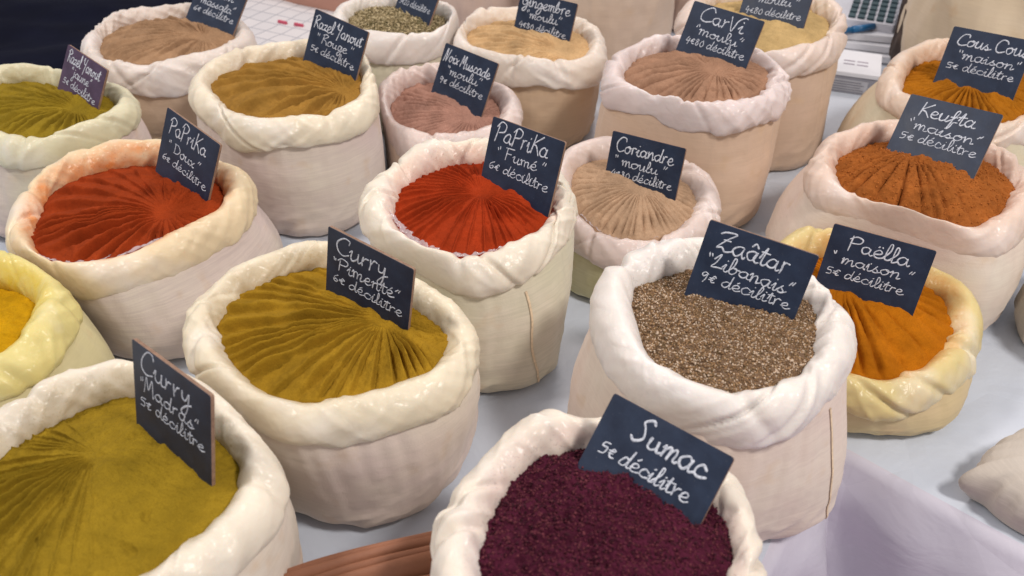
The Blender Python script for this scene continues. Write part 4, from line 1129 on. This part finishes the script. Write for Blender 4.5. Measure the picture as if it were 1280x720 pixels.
# blue pen
bm = bmesh.new()
M0 = Matrix.Rotation(R(90), 4, 'Y')
for (r1, r2, x0, x1) in ((0.0062, 0.0062, 0.0, 0.075), (0.0072, 0.0066, 0.075, 0.125)):
    bmesh.ops.create_cone(bm, cap_ends=True, segments=20, radius1=r1, radius2=r2, depth=x1 - x0, matrix=Matrix.Translation(((x0 + x1) / 2, 0, 0)) @ M0)
bmesh.ops.create_cone(bm, cap_ends=True, segments=20, radius1=0.0012, radius2=0.0062, depth=0.018, matrix=Matrix.Translation((-0.009, 0, 0)) @ M0)
pen = bm_obj('pen', bm, plain('blue_plastic', (0.02, 0.13, 0.30, 1), 0.3, 0.5, 0.05), None, True)
pen.location = (0.612, 1.700, 0.052); pen.rotation_euler = (0, R(-2), R(16))
tag(pen, 'blue pen on the papers in front of the calculator', 'pen')
# small white carton with printed side
ct = empty('card_carton', (0.640, 1.585, 0.0), 'small white carton with a grey printed side, between the tan sack and the couscous sack', 'carton')
ct.rotation_euler[2] = R(-20)
bm = bmesh.new(); box_mesh(bm, -0.055, 0.055, -0.045, 0.06, 0.001, 0.034, 0.001); bm_obj('carton_base', bm, plain('grey_card', (0.27, 0.27, 0.31, 1), 0.6, 0.3, 0.05), ct)
bm = bmesh.new(); box_mesh(bm, -0.058, 0.058, -0.047, 0.062, 0.0345, 0.043, 0.0015); bm_obj('carton_lid', bm, M_PAPER, ct)
M_PRINT = plain('faint_print', (0.38, 0.34, 0.40, 1), 0.7, 0.2)
bm = bmesh.new()
for r in range(2):
    for k in range(2): box_mesh(bm, -0.010 + k * 0.024, 0.010 + k * 0.024, 0.006 - 0.016 * r, 0.011 - 0.016 * r, 0.0433, 0.0436)
bm_obj('lid_print', bm, M_PRINT, ct)
bm = bmesh.new(); box_mesh(bm, -0.048, 0.040, -0.0458, -0.0453, 0.006, 0.028); bm_obj('side_label', bm, plain('label_grey', (0.42, 0.42, 0.46, 1), 0.6, 0.3), ct)
bm = bmesh.new()
for r in range(4): box_mesh(bm, -0.044, 0.034 - 0.006 * (r % 2), -0.0463, -0.0460, 0.0085 + r * 0.0048, 0.0103 + r * 0.0048)
bm_obj('side_print', bm, plain('print_dark', (0.22, 0.22, 0.25, 1), 0.6, 0.2), ct)
# dark brown woven bag standing behind the couscous sack
def brown_mat():
    q = NT('brown_weave')
    w = q.n('ShaderNodeTexVoronoi'); w.inputs['Scale'].default_value = 55
    q.l(q.mapping((1, 1, 0.6)), w.inputs['Vector'])
    c = q.ramp(w.outputs['Distance'], [(0.1, (0.10, 0.07, 0.055, 1)), (0.6, (0.045, 0.03, 0.025, 1))])
    return q.fin(c, 0.7, q.bump(w.outputs['Distance'], 0.4, 0.004), 0.3)
closed_sack((0.825, 1.690), 0.060, 0.11, 0.26, 'dark brown woven bag wedged between the calculator and the big beige sack', brown_mat(), 9, rot=R(-25))['category'] = 'bag'
